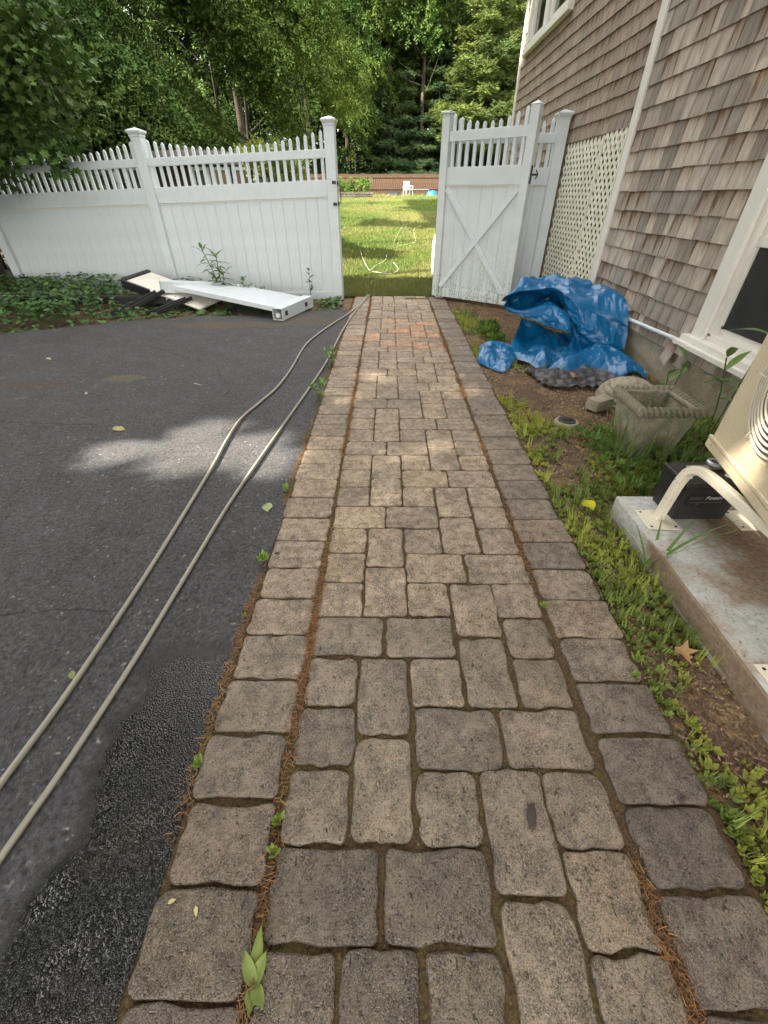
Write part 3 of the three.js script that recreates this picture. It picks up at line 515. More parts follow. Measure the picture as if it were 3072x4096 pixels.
function smoothLeaves(list, seg = 9) {   // list of [base, dir, side, length, width, droop, curl]: leaves with a rounded outline, a sunk rib and a wavy rim
  const pos = [], idx = []; let n0 = 0;
  for (const [b, d, s, l, w, droop = 0, curl = 0.12] of list) {
    const n = new THREE.Vector3().crossVectors(d, s).normalize(); if (n.y < 0) n.negate(); const ph = R(0, 6);
    for (let i = 0; i <= seg; i++) { const t = i / seg, half = 0.5 * w * Math.pow(Math.sin(Math.PI * Math.pow(t, 0.8)), 0.8) * (t > 0.97 ? 0.2 : 1); for (const k of [-1, -0.5, 0, 0.5, 1]) { const p = b.clone().addScaledVector(d, l * t).addScaledVector(s, half * k).addScaledVector(n, curl * w * k * k - droop * l * t * t + 0.05 * w * Math.sin(t * 9 + ph + k * 2) * Math.abs(k)); pos.push(p.x, p.y, p.z); } }
    for (let i = 0; i < seg; i++) for (let k = 0; k < 4; k++) { const a = n0 + i * 5 + k; idx.push(a, a + 5, a + 1, a + 1, a + 5, a + 6); } n0 += (seg + 1) * 5;
  }
  const g = new THREE.BufferGeometry(); g.setAttribute('position', new THREE.Float32BufferAttribute(pos, 3)); g.setAttribute('uv', new THREE.Float32BufferAttribute(new Float32Array(pos.length / 3 * 2), 2)); g.setIndex(idx); g.computeVertexNormals(); return g;
}
const rdir = () => { const z = R(-1, 1), a = R(0, 6.2832), r = Math.sqrt(1 - z * z); return V3(r * Math.cos(a), z, r * Math.sin(a)); };
function sprig(n, len, leaf, wid, spread = 0.6) {   // a twig of leaves reaching along +z
  const l = [];
  for (let i = 0; i < n; i++) {
    const t = (i + 0.5) / n, a = i * 2.4 + R(-0.4, 0.4), out = V3(Math.cos(a), Math.sin(a) * 0.5, 0.5).normalize(), b = V3(R(-1, 1) * spread * len * 0.25, R(-1, 1) * spread * len * 0.2, t * len - len * 0.3);
    const d = out.addScaledVector(rdir(), 0.35).normalize(), s = new THREE.Vector3().crossVectors(d, V3(R(-0.3, 0.3), 1, R(-0.3, 0.3))).normalize();
    l.push([b, d, s, leaf * R(0.75, 1.2), wid * R(0.8, 1.15), 0.25]);
  }
  return bladeQuads(l);
}
function needles(n, len, w, flat = 0.5) {
  const l = []; for (let i = 0; i < n; i++) { const a = i / n * 6.2832 + R(-0.3, 0.3), d = V3(Math.cos(a), R(-0.15, 0.5) * flat, Math.sin(a)).normalize(), s = new THREE.Vector3().crossVectors(d, rdir()).normalize(); l.push([V3(R(-1, 1), R(-0.4, 0.4), R(-1, 1)).multiplyScalar(len * 0.35), d, s, len * R(0.7, 1.15), w, 0.1, 0.5]); }
  return bladeQuads(l);
}
function lobed(lobes, size) {   // flat lobed leaf in xz, stalk at the origin, tip along +z
  const pts = lobes.map(([a, r]) => V3(Math.sin(a) * r * size, 0, Math.cos(a) * r * size + size * 0.42)), c = V3(0, -0.02 * size, size * 0.36), pos = [];
  for (let i = 0; i < pts.length; i++) { const p = pts[i], q = pts[(i + 1) % pts.length]; for (const v of [c, p, q]) pos.push(v.x, v.y + (Math.abs(v.x) * 0.25 - v.z * v.z / size * 0.25), v.z); }
  const g = new THREE.BufferGeometry(); g.setAttribute('position', new THREE.Float32BufferAttribute(pos, 3)); g.setAttribute('uv', new THREE.Float32BufferAttribute(new Float32Array(pos.length / 3 * 2), 2)); g.computeVertexNormals(); return g;
}
const MAPLE = [[0, 0.62], [0.22, 0.34], [0.42, 0.40], [0.62, 0.30], [0.95, 0.66], [1.22, 0.34], [1.5, 0.38], [1.95, 0.48], [2.5, 0.26], [3.14, 0.40], [-2.5, 0.26], [-1.95, 0.48], [-1.5, 0.38], [-1.22, 0.34], [-0.95, 0.66], [-0.62, 0.30], [-0.42, 0.40], [-0.22, 0.34]];
const IVY = [[0, 0.60], [0.5, 0.34], [1.1, 0.50], [1.7, 0.34], [2.4, 0.46], [3.14, 0.30], [-2.4, 0.46], [-1.7, 0.34], [-1.1, 0.50], [-0.5, 0.34]];
function cluster(leaf, n, rad, droop) {
  const a = []; for (let i = 0; i < n; i++) { const m = M4(V3(R(-1, 1) * rad, R(-0.6, 0.6) * rad, R(-0.6, 1) * rad), E(R(-0.2, 0.5) + droop, R(0, 6.2832), R(-0.4, 0.4)), R(0.7, 1.15)); a.push(leaf.clone().applyMatrix4(m)); } return merge(a);
}
seed = 41;
const SP = {
  broad: [0, 1, 2].map(() => sprig(15, 0.42, 0.125, 0.078)), small: [0, 1].map(() => sprig(16, 0.36, 0.085, 0.052)), fine: [0, 1].map(() => sprig(24, 0.50, 0.14, 0.036)),
  pine: [0, 1].map(() => needles(26, 0.26, 0.026)), bigpine: [0, 1].map(() => needles(24, 0.40, 0.040)), maple: [0, 1].map(() => cluster(lobed(MAPLE, 0.115), 9, 0.20, 0.35)), far: [0, 1].map(() => sprig(16, 0.60, 0.20, 0.125)), single: [0, 1].map(() => sprig(2, 0.16, 0.26, 0.20)),
};
const trunkMat = std({ map: T.bark, color: lin(0.065, 0.055, 0.046), roughness: 1 }), paleTrunk = std({ map: T.bark, color: lin(0.26, 0.24, 0.21), roughness: 1 });
function limbs(h, r, lean, list, top = 0.25) {   // tapered trunk and limbs in one mesh
  const gs = [], taper = (pts, r0, r1, seg) => { const c = new THREE.CatmullRomCurve3(pts), g = new THREE.TubeGeometry(c, seg, 1, 7, false), p = g.attributes.position, n = g.attributes.normal; for (let i = 0; i <= seg; i++) { const o = c.getPointAt(i / seg), rr = lerp(r0, r1, i / seg); for (let j = 0; j <= 7; j++) { const k = i * 8 + j; p.setXYZ(k, o.x + n.getX(k) * rr, o.y + n.getY(k) * rr, o.z + n.getZ(k) * rr); } } return g; };
  gs.push(taper([V3(0, -0.3, 0), V3(lean[0] * 0.25, h * 0.3, lean[1] * 0.2), V3(lean[0] * 0.55, h * 0.65, lean[1] * 0.6), V3(lean[0], h, lean[1])], r * 1.15, r * top, 14));
  for (const [t, x, y, z, k = 0.35] of list) { const b = V3(lean[0] * t, h * t, lean[1] * t); gs.push(taper([b, V3(b.x + x * 0.5, b.y + y * 0.42, b.z + z * 0.5), V3(b.x + x, b.y + y, b.z + z)], r * k, r * 0.05, 7)); }
  return merge(gs);
}
let leafCount = 0;
function crown(parent, sprigs, lobes, per, col, o = {}) {   // lobes [x, y, z, radius, squash] relative to the tree's foot
  const base = parent.position, mats = sprigs.map(() => []), cols = sprigs.map(() => []), c = new THREE.Color();
  for (const [x, y, z, r, sq = 0.75] of lobes) {
    const n = Math.round(per * r * r), tone = R(0.85, 1.18), yel = R(-0.12, 0.22);
    for (let i = 0; i < n; i++) {
      const d = rdir(), rr = r * Math.pow(rnd(), o.pow ?? 0.42) * (0.9 + 0.25 * vn(x * 3 + d.x * 3, z * 3 + d.y * 3 + 7)), p = V3(x + d.x * rr, y + d.y * rr * sq, z + d.z * rr);
      if (o.keep && !o.keep(p)) continue;
      const w = p.clone().add(base); if (w.y < 0.25 || sunGap(w)) continue; if (o.world && !o.world(w)) continue;
      const yaw = Math.atan2(d.x, d.z) + R(-0.8, 0.8), k = Math.floor(rnd() * sprigs.length);
      mats[k].push(M4(p, E(R(-0.1, 0.75) * (o.droop ?? 1) - d.y * 0.5, yaw, R(-0.5, 0.5)), (o.size ?? 1) * R(0.75, 1.3)));
      const b = tone * R(0.72, 1.3), q = yel + R(-0.08, 0.12); cols[k].push(c.clone().setRGB(col[0] * b * (1 + q * 0.9), col[1] * b * (1 + q * 0.25), col[2] * b * (1 - q * 0.4)));
    }
  }
  sprigs.forEach((g, k) => { if (!mats[k].length) return; leafCount += mats[k].length; stuff('crown', g, o.mat ?? (base.z < -11 || base.x < -9 ? leafFar : leafWhite), mats[k], null, null, cols[k], parent); });
}
function ball(cx, cy, cz, rx, ry, rz, n, r0, r1, low = -1) {   // lobes spread over an ellipsoid
  const a = [[cx, cy, cz, Math.min(rx, ry, rz) * 0.62]]; for (let i = 0; i < n; i++) { const d = rdir(); if (d.y < low) d.y = -d.y; const k = R(0.62, 0.95); a.push([cx + d.x * rx * k, cy + d.y * ry * k, cz + d.z * rz * k, R(r0, r1), R(0.55, 0.9)]); } return a;
}
const TREE_GROUP = 'trees of the wood behind the lawn';
function broadleaf(x, z, h, r, col, label, o = {}) {
  const t = thing(o.name ?? 'broadleaf_tree', label, 'tree', [x, rise(z) - 0.05, z], 0, o.group ?? TREE_GROUP), lean = [R(-0.5, 0.5), R(-0.4, 0.4)], bl = [];
  for (let i = 0; i < (o.limbs ?? 7); i++) { const a = R(0, 6.28); bl.push([R(0.35, 0.9), Math.cos(a) * r * R(0.5, 0.85), r * R(0.2, 0.7), Math.sin(a) * r * R(0.5, 0.85)]); }
  part('trunk', limbs(h * 0.85, o.trunk ?? 0.02 * h, lean, bl), o.bark ?? trunkMat, t);
  const base = o.base ?? 0.28, cy = h * (base + 1) / 2, ry = h * (1 - base) / 2;
  crown(t, o.sprigs ?? SP.broad, o.lobes ?? ball(lean[0] * 0.6, cy, lean[1] * 0.6, r, ry, r, o.n ?? 26, r * 0.30, r * 0.48), o.per ?? 34, col, o); return t;
}
function pine(x, z, h, r, col, label, o = {}) {
  const t = thing(o.name ?? 'pine_tree', label, 'tree', [x, rise(z) - 0.05, z], R(0, 6), o.group ?? TREE_GROUP), lobes = [], bl = [], base = o.base ?? 0.12; t.rotation.y = 0;
  const tiers = Math.round(h * (1 - base) / 0.85);
  for (let i = 0; i < tiers; i++) {
    const f = i / (tiers - 1), y = h * (base + (1 - base) * f), rr = r * (1 - 0.86 * f) * R(0.85, 1.12), n = Math.max(3, Math.round(6.5 - 3 * f)), a0 = R(0, 6);
    for (let k = 0; k < n; k++) {
      const a = a0 + k / n * 6.2832 + R(-0.25, 0.25), up = R(-0.05, 0.28); if (rr > 0.7) bl.push([Math.min(0.98, y / h), Math.cos(a) * rr * 0.85, rr * up, Math.sin(a) * rr * 0.85, 0.16]);
      for (let q = 0.35; q <= 1.0; q += 0.22) lobes.push([Math.cos(a) * rr * q, y + rr * q * up, Math.sin(a) * rr * q, Math.max(0.28, rr * 0.26 * (1.15 - 0.4 * q)), 0.45]);
    }
  }
  part('trunk', limbs(h, o.trunk ?? 0.015 * h, [R(-0.2, 0.2), 0], bl, 0.08), o.bark ?? trunkMat, t);
  crown(t, o.sprigs ?? SP.pine, lobes, o.per ?? 60, col, { droop: 0.3, ...o }); return t;
}
const DK = [0.054, 0.100, 0.026], MD = [0.070, 0.122, 0.028], YG = [0.098, 0.150, 0.030], PN = [0.050, 0.090, 0.038], PL = [0.082, 0.120, 0.034];
const leafFar = phys({ color: lin(1, 1, 1), roughness: 0.9, specularIntensity: 0.25, side: THREE.DoubleSide });
seed = 51;
// big-leaved maple leaning over the left fence
{
  const t = thing('maple_tree', 'large-leaved maple hanging over the left end of the white fence', 'tree', [-6.6, -0.1, -7.9]);
  part('trunk', limbs(5.2, 0.16, [0.5, 0.5], [[0.35, 1.6, 0.8, 0.9], [0.5, 1.9, 1.3, 1.0], [0.6, 1.4, 1.6, -0.6], [0.45, -1, 1.6, 0.9], [0.7, 0.9, 1.2, 1.5], [0.3, 1.9, 0.25, 1.4, 0.2]]), trunkMat, t);
  const L = [[1.4, 2.1, 1.2, 0.75], [2.0, 2.3, 1.3, 0.75], [2.7, 2.45, 1.3, 0.62], [1.9, 3.0, 1.2, 0.95], [2.6, 3.25, 1.2, 0.8], [3.0, 3.1, 1.1, 0.55], [1.2, 3.4, 0.6, 1.1], [2.2, 4.1, 1.0, 1.0], [3.0, 4.3, 0.9, 0.75], [0.6, 4.6, 0.3, 1.3], [1.6, 5.2, 0.6, 1.1], [0.7, 2.3, 0.9, 0.9], [-0.6, 3.6, 0.8, 1.3], [2.95, 2.75, 0.9, 0.5], [2.4, 1.85, 1.25, 0.42], [1.0, 1.75, 1.1, 0.45], [1.7, 1.70, 1.35, 0.35]];
  crown(t, SP.maple, L, 190, [0.052, 0.105, 0.018], { pow: 0.5, droop: 1.2 });
  crown(t, SP.maple, [[1.05, 1.42, 1.75, 0.22], [1.35, 1.32, 1.8, 0.15], [1.55, 1.25, 1.85, 0.10]], 420, [0.045, 0.09, 0.016], { pow: 0.7 });
}
// trees between fence and wood, on the left
broadleaf(-6.6, -13.2, 8.5, 3.0, DK, 'dense dark tree behind the fence, right of the maple', { base: 0.08, trunk: 0.085, limbs: 4, sprigs: SP.small, per: 250, n: 56, group: 'trees behind the white fence' });
broadleaf(-9.6, -16.5, 12, 3.6, DK, 'tall dark tree rising behind the maple at the left edge', { base: 0.1, trunk: 0.085, limbs: 4, sprigs: SP.broad, per: 190, n: 56, group: 'trees behind the white fence' });
broadleaf(-4.6, -17.5, 7.2, 2.4, MD, 'rounded mid green tree left of the yellow-green tree', { base: 0.06, trunk: 0.085, limbs: 4, sprigs: SP.small, per: 230, n: 46, group: 'trees behind the white fence' });
broadleaf(-3.5, -22.5, 8.2, 2.3, YG, 'bright yellow-green feathery tree above the right fence bay', { base: 0.05, trunk: 0.085, limbs: 4, sprigs: SP.fine, per: 200, n: 46, group: 'trees behind the white fence' });
broadleaf(-7.8, -26, 14, 4.2, MD, 'tall green tree standing behind the yellow-green tree', { base: 0.12, trunk: 0.085, limbs: 4, sprigs: SP.broad, per: 150, n: 54, group: 'trees behind the white fence' });
broadleaf(-2.9, -15.6, 3.0, 1.3, MD, 'low leafy sapling just above the middle of the fence', { base: 0.08, sprigs: SP.fine, per: 120, n: 16, group: 'trees behind the white fence' });
broadleaf(-12.5, -24, 14, 4.4, DK, 'broad dark tree furthest left in the second row', { base: 0.08, trunk: 0.085, limbs: 4, per: 130, n: 50, group: 'trees behind the white fence' });
broadleaf(-8.6, -10.6, 4.2, 2.2, DK, 'dark shrub below the maple behind the left end of the fence', { name: 'shrub', base: 0.02, sprigs: SP.small, per: 130, n: 26, group: 'shrubs behind the white fence' }).userData.category = 'shrub';
broadleaf(-6.4, -9.6, 2.3, 1.3, DK, 'low dark shrub left of the shed behind the fence', { name: 'shrub', base: 0.02, sprigs: SP.small, per: 160, n: 20, group: 'shrubs behind the white fence' }).userData.category = 'shrub';
broadleaf(-7.6, -12.2, 4.4, 1.9, DK, 'dark shrub filling the gap between maple and shed', { name: 'shrub', base: 0.02, sprigs: SP.small, per: 130, n: 26, group: 'shrubs behind the white fence' }).userData.category = 'shrub';
broadleaf(-11, -15.5, 6, 2.6, DK, 'large dark shrub far behind the left end of the fence', { name: 'shrub', base: 0.02, sprigs: SP.broad, per: 70, n: 26, group: 'shrubs behind the white fence' }).userData.category = 'shrub';
broadleaf(-8.2, -6.6, 2.6, 1.7, DK, 'dark shrub at the left frame edge beside the last fence post', { name: 'shrub', base: 0.02, sprigs: SP.small, per: 150, n: 22, group: 'shrubs behind the white fence' }).userData.category = 'shrub';
// the wood beyond the lawn
const bare = (x, z, h, r, label) => broadleaf(x, z, h, 3.4, MD, label, { base: 0.42, trunk: r, bark: paleTrunk, per: 34, n: 30, sprigs: SP.far });
bare(0.1, -49, 20, 0.22, 'tall tree with a bare grey trunk, left one of two in the wood');
bare(2.6, -48, 20, 0.20, 'tall tree with a bare grey trunk and side limb, right one of two');
pine(7.4, -44, 19, 4.4, PL, 'big sunlit yellow-green pine beside the house corner', { sprigs: SP.bigpine, per: 55, base: 0.16, trunk: 0.22 });
pine(11.6, -47, 18, 4.2, PN, 'dark pine partly hidden by the house corner', { sprigs: SP.bigpine, per: 50 });
pine(4.0, -47, 9.5, 3.0, PN, 'middle-sized dark green pine between bare trunk and big pine', { per: 75 });
pine(1.4, -46.6, 7.4, 2.6, PN, 'low bushy pine below the two bare trunks', { per: 80 });
pine(-1.4, -47.4, 9, 2.9, PN, 'dark green pine left of the two bare trunks', { per: 75 });
broadleaf(-3.6, -46.5, 12.5, 3.2, MD, 'leafy green tree above the left gate post', { base: 0.08, sprigs: SP.far, per: 60, n: 40 });
broadleaf(-6.8, -48, 17, 4.2, DK, 'tall leafy tree left of the left gate post, in the wood', { base: 0.15, sprigs: SP.far, per: 50, n: 40 });
broadleaf(-0.9, -51, 16, 3.6, MD, 'tall leafy tree behind the dark pine, sky showing through it', { base: 0.2, sprigs: SP.far, per: 40, n: 34 });
broadleaf(4.9, -52, 18, 3.8, MD, 'tall leafy tree behind the big pine, to its left', { base: 0.2, sprigs: SP.far, per: 46, n: 36 });
pine(6.0, -45.4, 5.6, 2.3, PN, 'small bushy pine just above the back fence, near the gate', { per: 90, base: 0.02 });
pine(-2.9, -45.6, 5.4, 2.2, PN, 'small bushy pine just above the back fence, left side of gateway', { per: 90, base: 0.02 });
pine(-0.2, -45.3, 4.2, 2.1, PN, 'smallest bushy pine in the gateway, above the back fence', { per: 95, base: 0.02 });
pine(3.0, -45.2, 4.8, 2.2, PN, 'low spreading pine above the back fence, right of gateway middle', { per: 90, base: 0.02 });
broadleaf(9.8, -50.5, 17, 4.2, MD, 'leafy tree behind the dark pine at the house corner', { base: 0.1, sprigs: SP.far, per: 46, n: 36 });
broadleaf(14.6, -46, 16, 4.4, DK, 'leafy tree hidden behind the shingled house', { base: 0.08, sprigs: SP.far, per: 26, n: 26 });
broadleaf(-11.5, -44, 17, 4.6, DK, 'leafy tree deep in the wood on the left', { base: 0.08, sprigs: SP.far, per: 26, n: 30 });
{ // the wood going on behind, read as one mass
  const mats = [], cols = []; for (let i = 0; i < 36000; i++) { const x = R(-40, 40), z = R(-54, -68), y = 17 * Math.pow(rnd(), 0.8); if (vn(x * 0.5 + 9, y * 0.45) + 0.35 * vn(x * 2, y * 2) < 0.10 + 0.028 * y) continue; mats.push(M4(V3(x, y + 1.2, z), E(R(-0.3, 0.8), R(0, 6.28), R(-0.5, 0.5)), R(1.3, 2.4))); const b = R(0.5, 1.2); cols.push(new THREE.Color().setRGB(0.046 * b, 0.078 * b, 0.019 * b)); }
  stuff('far_wood', SP.far[0], leafFar, mats, 'far dim mass of foliage closing the wood behind the trees', 'wood', cols);
  const m2 = [], c2 = []; for (let i = 0; i < 6000; i++) { const x = R(-14, 16), z = R(-46.2, -50), y = 3.4 * Math.pow(rnd(), 0.7) * (0.6 + 0.7 * vn(x * 0.8, 4)); m2.push(M4(V3(x, y + 1.1, z), E(R(-0.3, 0.8), R(0, 6.28), R(-0.5, 0.5)), R(0.8, 1.5))); const b = R(0.5, 1.2); c2.push(new THREE.Color().setRGB(0.036 * b, 0.066 * b, 0.020 * b)); }
  stuff('undergrowth', SP.far[1], leafFar, m2, 'dark undergrowth at the edge of the wood behind the board fence', 'undergrowth', c2);
}
// shade trees left of and behind the driveway
const SH = 'shade trees beside the driveway';
[[-9.4, -4.4, 17, 3.6, 'shade tree beyond the left end of the driveway, nearest the maple'], [-10.4, 0.2, 16.5, 3.6, 'shade tree left of the driveway, second from the maple'], [-10.6, 4.4, 15.5, 3.8, 'shade tree left of the driveway, third from the maple'], [-13.0, -7.6, 20, 4.2, 'shade tree behind the maple, left of the fence'], [-14.5, 2.2, 17, 4.0, 'tallest shade tree in the back row left of the driveway'], [-13.6, 7.6, 17, 4.0, 'shade tree in the back row, behind the viewer']].forEach(([x, z, h, r, label]) => broadleaf(x, z, h, r, MD, label, { base: 0.10, sprigs: SP.single, per: 240, n: 46, group: SH, pow: 0.5, limbs: 2, trunk: 0.16 }));
{ // a broad crown reaching over the near driveway and the near end of the walk, above and behind the viewer
  const t = thing('shade_tree', 'broad shade tree whose crown overhangs the near end of the driveway', 'tree', [-7.4, -0.05, 3.6], 0, SH), L = [];
  part('trunk', limbs(7, 0.20, [0.6, -0.4], [[0.6, 3.0, 1.6, -1.6, 0.4], [0.7, 4.6, 1.6, 0.2, 0.4], [0.8, 3.2, 1.2, 2.0, 0.4]]), trunkMat, t);
  for (let i = 0; i < 34; i++) L.push([R(0.6, 9.0), R(4.6, 8.2), R(-6.2, 2.2), R(0.9, 1.4), 0.6]);
  crown(t, SP.single, L, 110, MD, { pow: 0.6 });
}
console.log('sprigs', leafCount);

// ---------------------------------------------------------------- things lying by the fence
seed = 61;
{ // fallen basketball hoop: black pole, arms and backboard
  const o = thing('basketball_hoop', 'fallen basketball hoop with long black pole and tilted backboard in the ivy', 'hoop', [-3.0, 0, -5.95]);
  const B = (name, pts, w, h, m) => { const a = V3(...pts[0]), b = V3(...pts[1]), L = a.distanceTo(b), q = part(name, box(L, h, w, 0, 0, 0, 0.004), m, o); q.position.copy(a).add(b).multiplyScalar(0.5); q.quaternion.setFromUnitVectors(V3(1, 0, 0), b.clone().sub(a).normalize()); return q; };
  const pole = B('pole', [[-2.15, 0.10, 0.02], [0.22, 0.09, -0.10]], 0.09, 0.09, M.black);
  part('band', box(0.24, 0.096, 0.096, -0.98, 0, 0, 0.004), std({ color: lin(0.50, 0.52, 0.52), roughness: 0.5 }), pole);
  B('arm', [[-0.42, 0.02, 0.42], [0.02, 0.20, 0.02]], 0.03, 0.045, M.black); B('arm', [[-0.30, 0.02, 0.36], [0.10, 0.20, -0.03]], 0.03, 0.045, M.black);
  B('arm', [[0.02, 0.02, 0.42], [0.40, 0.13, 0.06]], 0.03, 0.045, M.black); B('arm', [[0.12, 0.02, 0.36], [0.46, 0.13, 0.02]], 0.03, 0.045, M.black);
  // backboard: low corner on the asphalt, far end propped up
  const A = V3(-0.49, 0.27, -0.25), Bc = V3(0.59, 0.02, 0.16), back = V3(0.50, 0.03, -0.62);
  const u = Bc.clone().sub(A), L = u.length(); u.normalize(); const n = new THREE.Vector3().crossVectors(u, back).normalize(), v = new THREE.Vector3().crossVectors(u, n).normalize();
  const bd = part('backboard', box(L, 0.022, 0.46, L / 2, 0, -0.23, 0.004), M.vinylOld, o); bd.position.copy(A); bd.quaternion.setFromRotationMatrix(new THREE.Matrix4().makeBasis(u, n, v));
  part('frame_bar', box(0.40, 0.05, 0.05, 0.20, -0.026, 0.004, 0.004), M.black, bd); part('frame_bar', box(0.06, 0.085, 0.46, -0.03, -0.01, -0.23, 0.004), M.black, bd); part('frame_bar', box(L, 0.04, 0.03, L / 2, -0.032, -0.42), M.black, bd); part('frame_bar', box(0.44, 0.10, 0.035, 0.19, -0.02, 0.02, 0.004), M.black, bd);
  for (const [x, z] of [[-0.05, 0.01], [0.17, 0.01], [0.15, 0.06]]) { const g = new THREE.SphereGeometry(0.012, 8, 6); part('bolt', g, M.steel, o).position.set(x, 0.12, z + 0.0); }
}
function hollow(name, L, W, mat, parent) {   // hollow square vinyl tube along +x
  const t = 0.006; return part(name, merge([box(L, t, W, L / 2, W / 2 - t / 2, 0), box(L, t, W, L / 2, -W / 2 + t / 2, 0), box(L, W - 2 * t, t, L / 2, 0, W / 2 - t / 2), box(L, W - 2 * t, t, L / 2, 0, -W / 2 + t / 2)]), mat, parent);
}
{
  const o = thing('vinyl_post', 'hollow white vinyl post lying across the fallen backboard', 'post', [-2.95, 0.245, -6.03], 0.59); o.rotation.order = 'YXZ'; o.rotation.z = -0.10; hollow('tube', 0.84, 0.13, M.vinyl, o);
  const p = thing('fence_section', 'white vinyl fence panel remnant with slotted end post lying on the driveway', 'fence', [-1.33, 0, -5.33]);
  const post = hollow('end_post', 0.82, 0.13, M.vinyl, p); post.position.set(0.02, 0.067, 0.02); post.rotation.y = 1.27;
  for (const [x, w] of [[0.10, 0.06], [0.62, 0.06]]) part('slot', box(w, 0.05, 0.004, x, 0, 0.0655), M.dark, post);
  part('inner_rail', box(0.05, 0.05, 0.05, 0.06, -0.02, -0.02, 0.004), M.vinylOld, post);
  // boards run from the post up to the backboard
  const a = V3(-0.02, 0.115, -0.12), u = V3(-1.50, 0.125, -0.68).normalize(), w = V3(0.16, 0.0, -0.98).normalize(), n = new THREE.Vector3().crossVectors(w, u).normalize(); if (n.y < 0) n.negate();
  const z = new THREE.Vector3().crossVectors(u, n).normalize(), m = new THREE.Matrix4().makeBasis(u, n, z), s = z.z < 0 ? 1 : -1;
  for (let i = 0; i < 4; i++) { const b = part('board', box(i < 2 ? 1.62 : 1.35, 0.022, 0.165, (i < 2 ? 1.62 : 1.35) / 2, 0, s * (0.085 + i * 0.168), 0.004), M.vinyl, p); b.position.copy(a); b.quaternion.setFromRotationMatrix(m); }
  const e = part('edge_rail', box(1.64, 0.055, 0.045, 0.82, -0.012, -s * 0.024, 0.005), M.vinyl, p); e.position.copy(a); e.quaternion.setFromRotationMatrix(m);
}
// ---------------------------------------------------------------- hoses and cords
{
  const P = (a, y = 0.008) => a.map(([x, z]) => V3(x, y, z));
  const h1 = [[-1.02, 0.35], [-1.0, -0.1], [-0.978, -0.414], [-0.957, -0.669], [-0.948, -1.09], [-0.953, -1.558], [-0.964, -1.98], [-0.981, -2.279], [-0.98, -2.575], [-0.924, -2.846], [-0.858, -3.163], [-0.831, -3.596], [-0.83, -4.058], [-0.801, -4.45], [-0.677, -5.012], [-0.514, -5.58], [-0.402, -6.118], [-0.32, -6.80]];
  const h2 = [[-0.95, 0.35], [-0.90, 0.0], [-0.868, -0.266], [-0.838, -0.475], [-0.808, -0.798], [-0.79, -1.141], [-0.763, -1.654], [-0.69, -2.375], [-0.62, -3.023], [-0.56, -3.659], [-0.531, -4.135], [-0.503, -4.815], [-0.416, -5.839], [-0.285, -6.80]];
  const pts1 = P(h1), pts2 = P(h2); pts1.slice(-3).forEach((p) => (p.y = 0.013)); pts2.slice(-4).forEach((p) => (p.y = 0.013));
  solo('hose', tube([...pts1, V3(-0.30, 0.03, -7.3), V3(-0.27, 0.05, -8.15)], 0.0085, 220, 9), M.hose, 'grey hose furthest left on the driveway, bowing outward near the fallen panel', 'hose');
  solo('hose', tube([...pts2, V3(-0.23, 0.02, -7.15), V3(-0.13, 0.05, -8.15), V3(0.02, 0.09, -9.42), V3(0.17, 0.155, -11.51), V3(0.27, 0.215, -13.38), V3(0.45, 0.285, -15.64), V3(0.65, 0.365, -18.36), V3(0.66, 0.41, -19.9)], 0.0085, 320, 9), M.hose, 'grey hose nearer the walk, running straight through the gateway onto the lawn', 'hose');
  const C = (a, label) => solo('cord', tube(a.map(([x, z]) => V3(x, rise(z) + 0.032, z)), 0.005, 60, 6), M.cord, label, 'cord');
  C([[-0.66, -11.2], [-0.53, -9.95], [-0.38, -8.85], [-0.34, -8.74], [-0.26, -9.21], [-0.09, -9.84], [-0.04, -10.8]], 'pale cord bent in a V on the lawn left of the hose');
  C([[-0.30, -8.6], [0.0, -8.39], [0.15, -8.65], [0.16, -9.02], [0.08, -9.63]], 'pale cord curling in a hook on the lawn right of the hose');
  C([[0.22, -11.97], [0.63, -12.64], [0.69, -13.0], [0.78, -15.9], [1.1, -17.05]], 'pale cord with a sharp bend, furthest right on the lawn');
  C([[0.12, -12.8], [0.38, -16.17], [0.63, -19.1]], 'pale cord lying beside the hose further up the lawn');
}
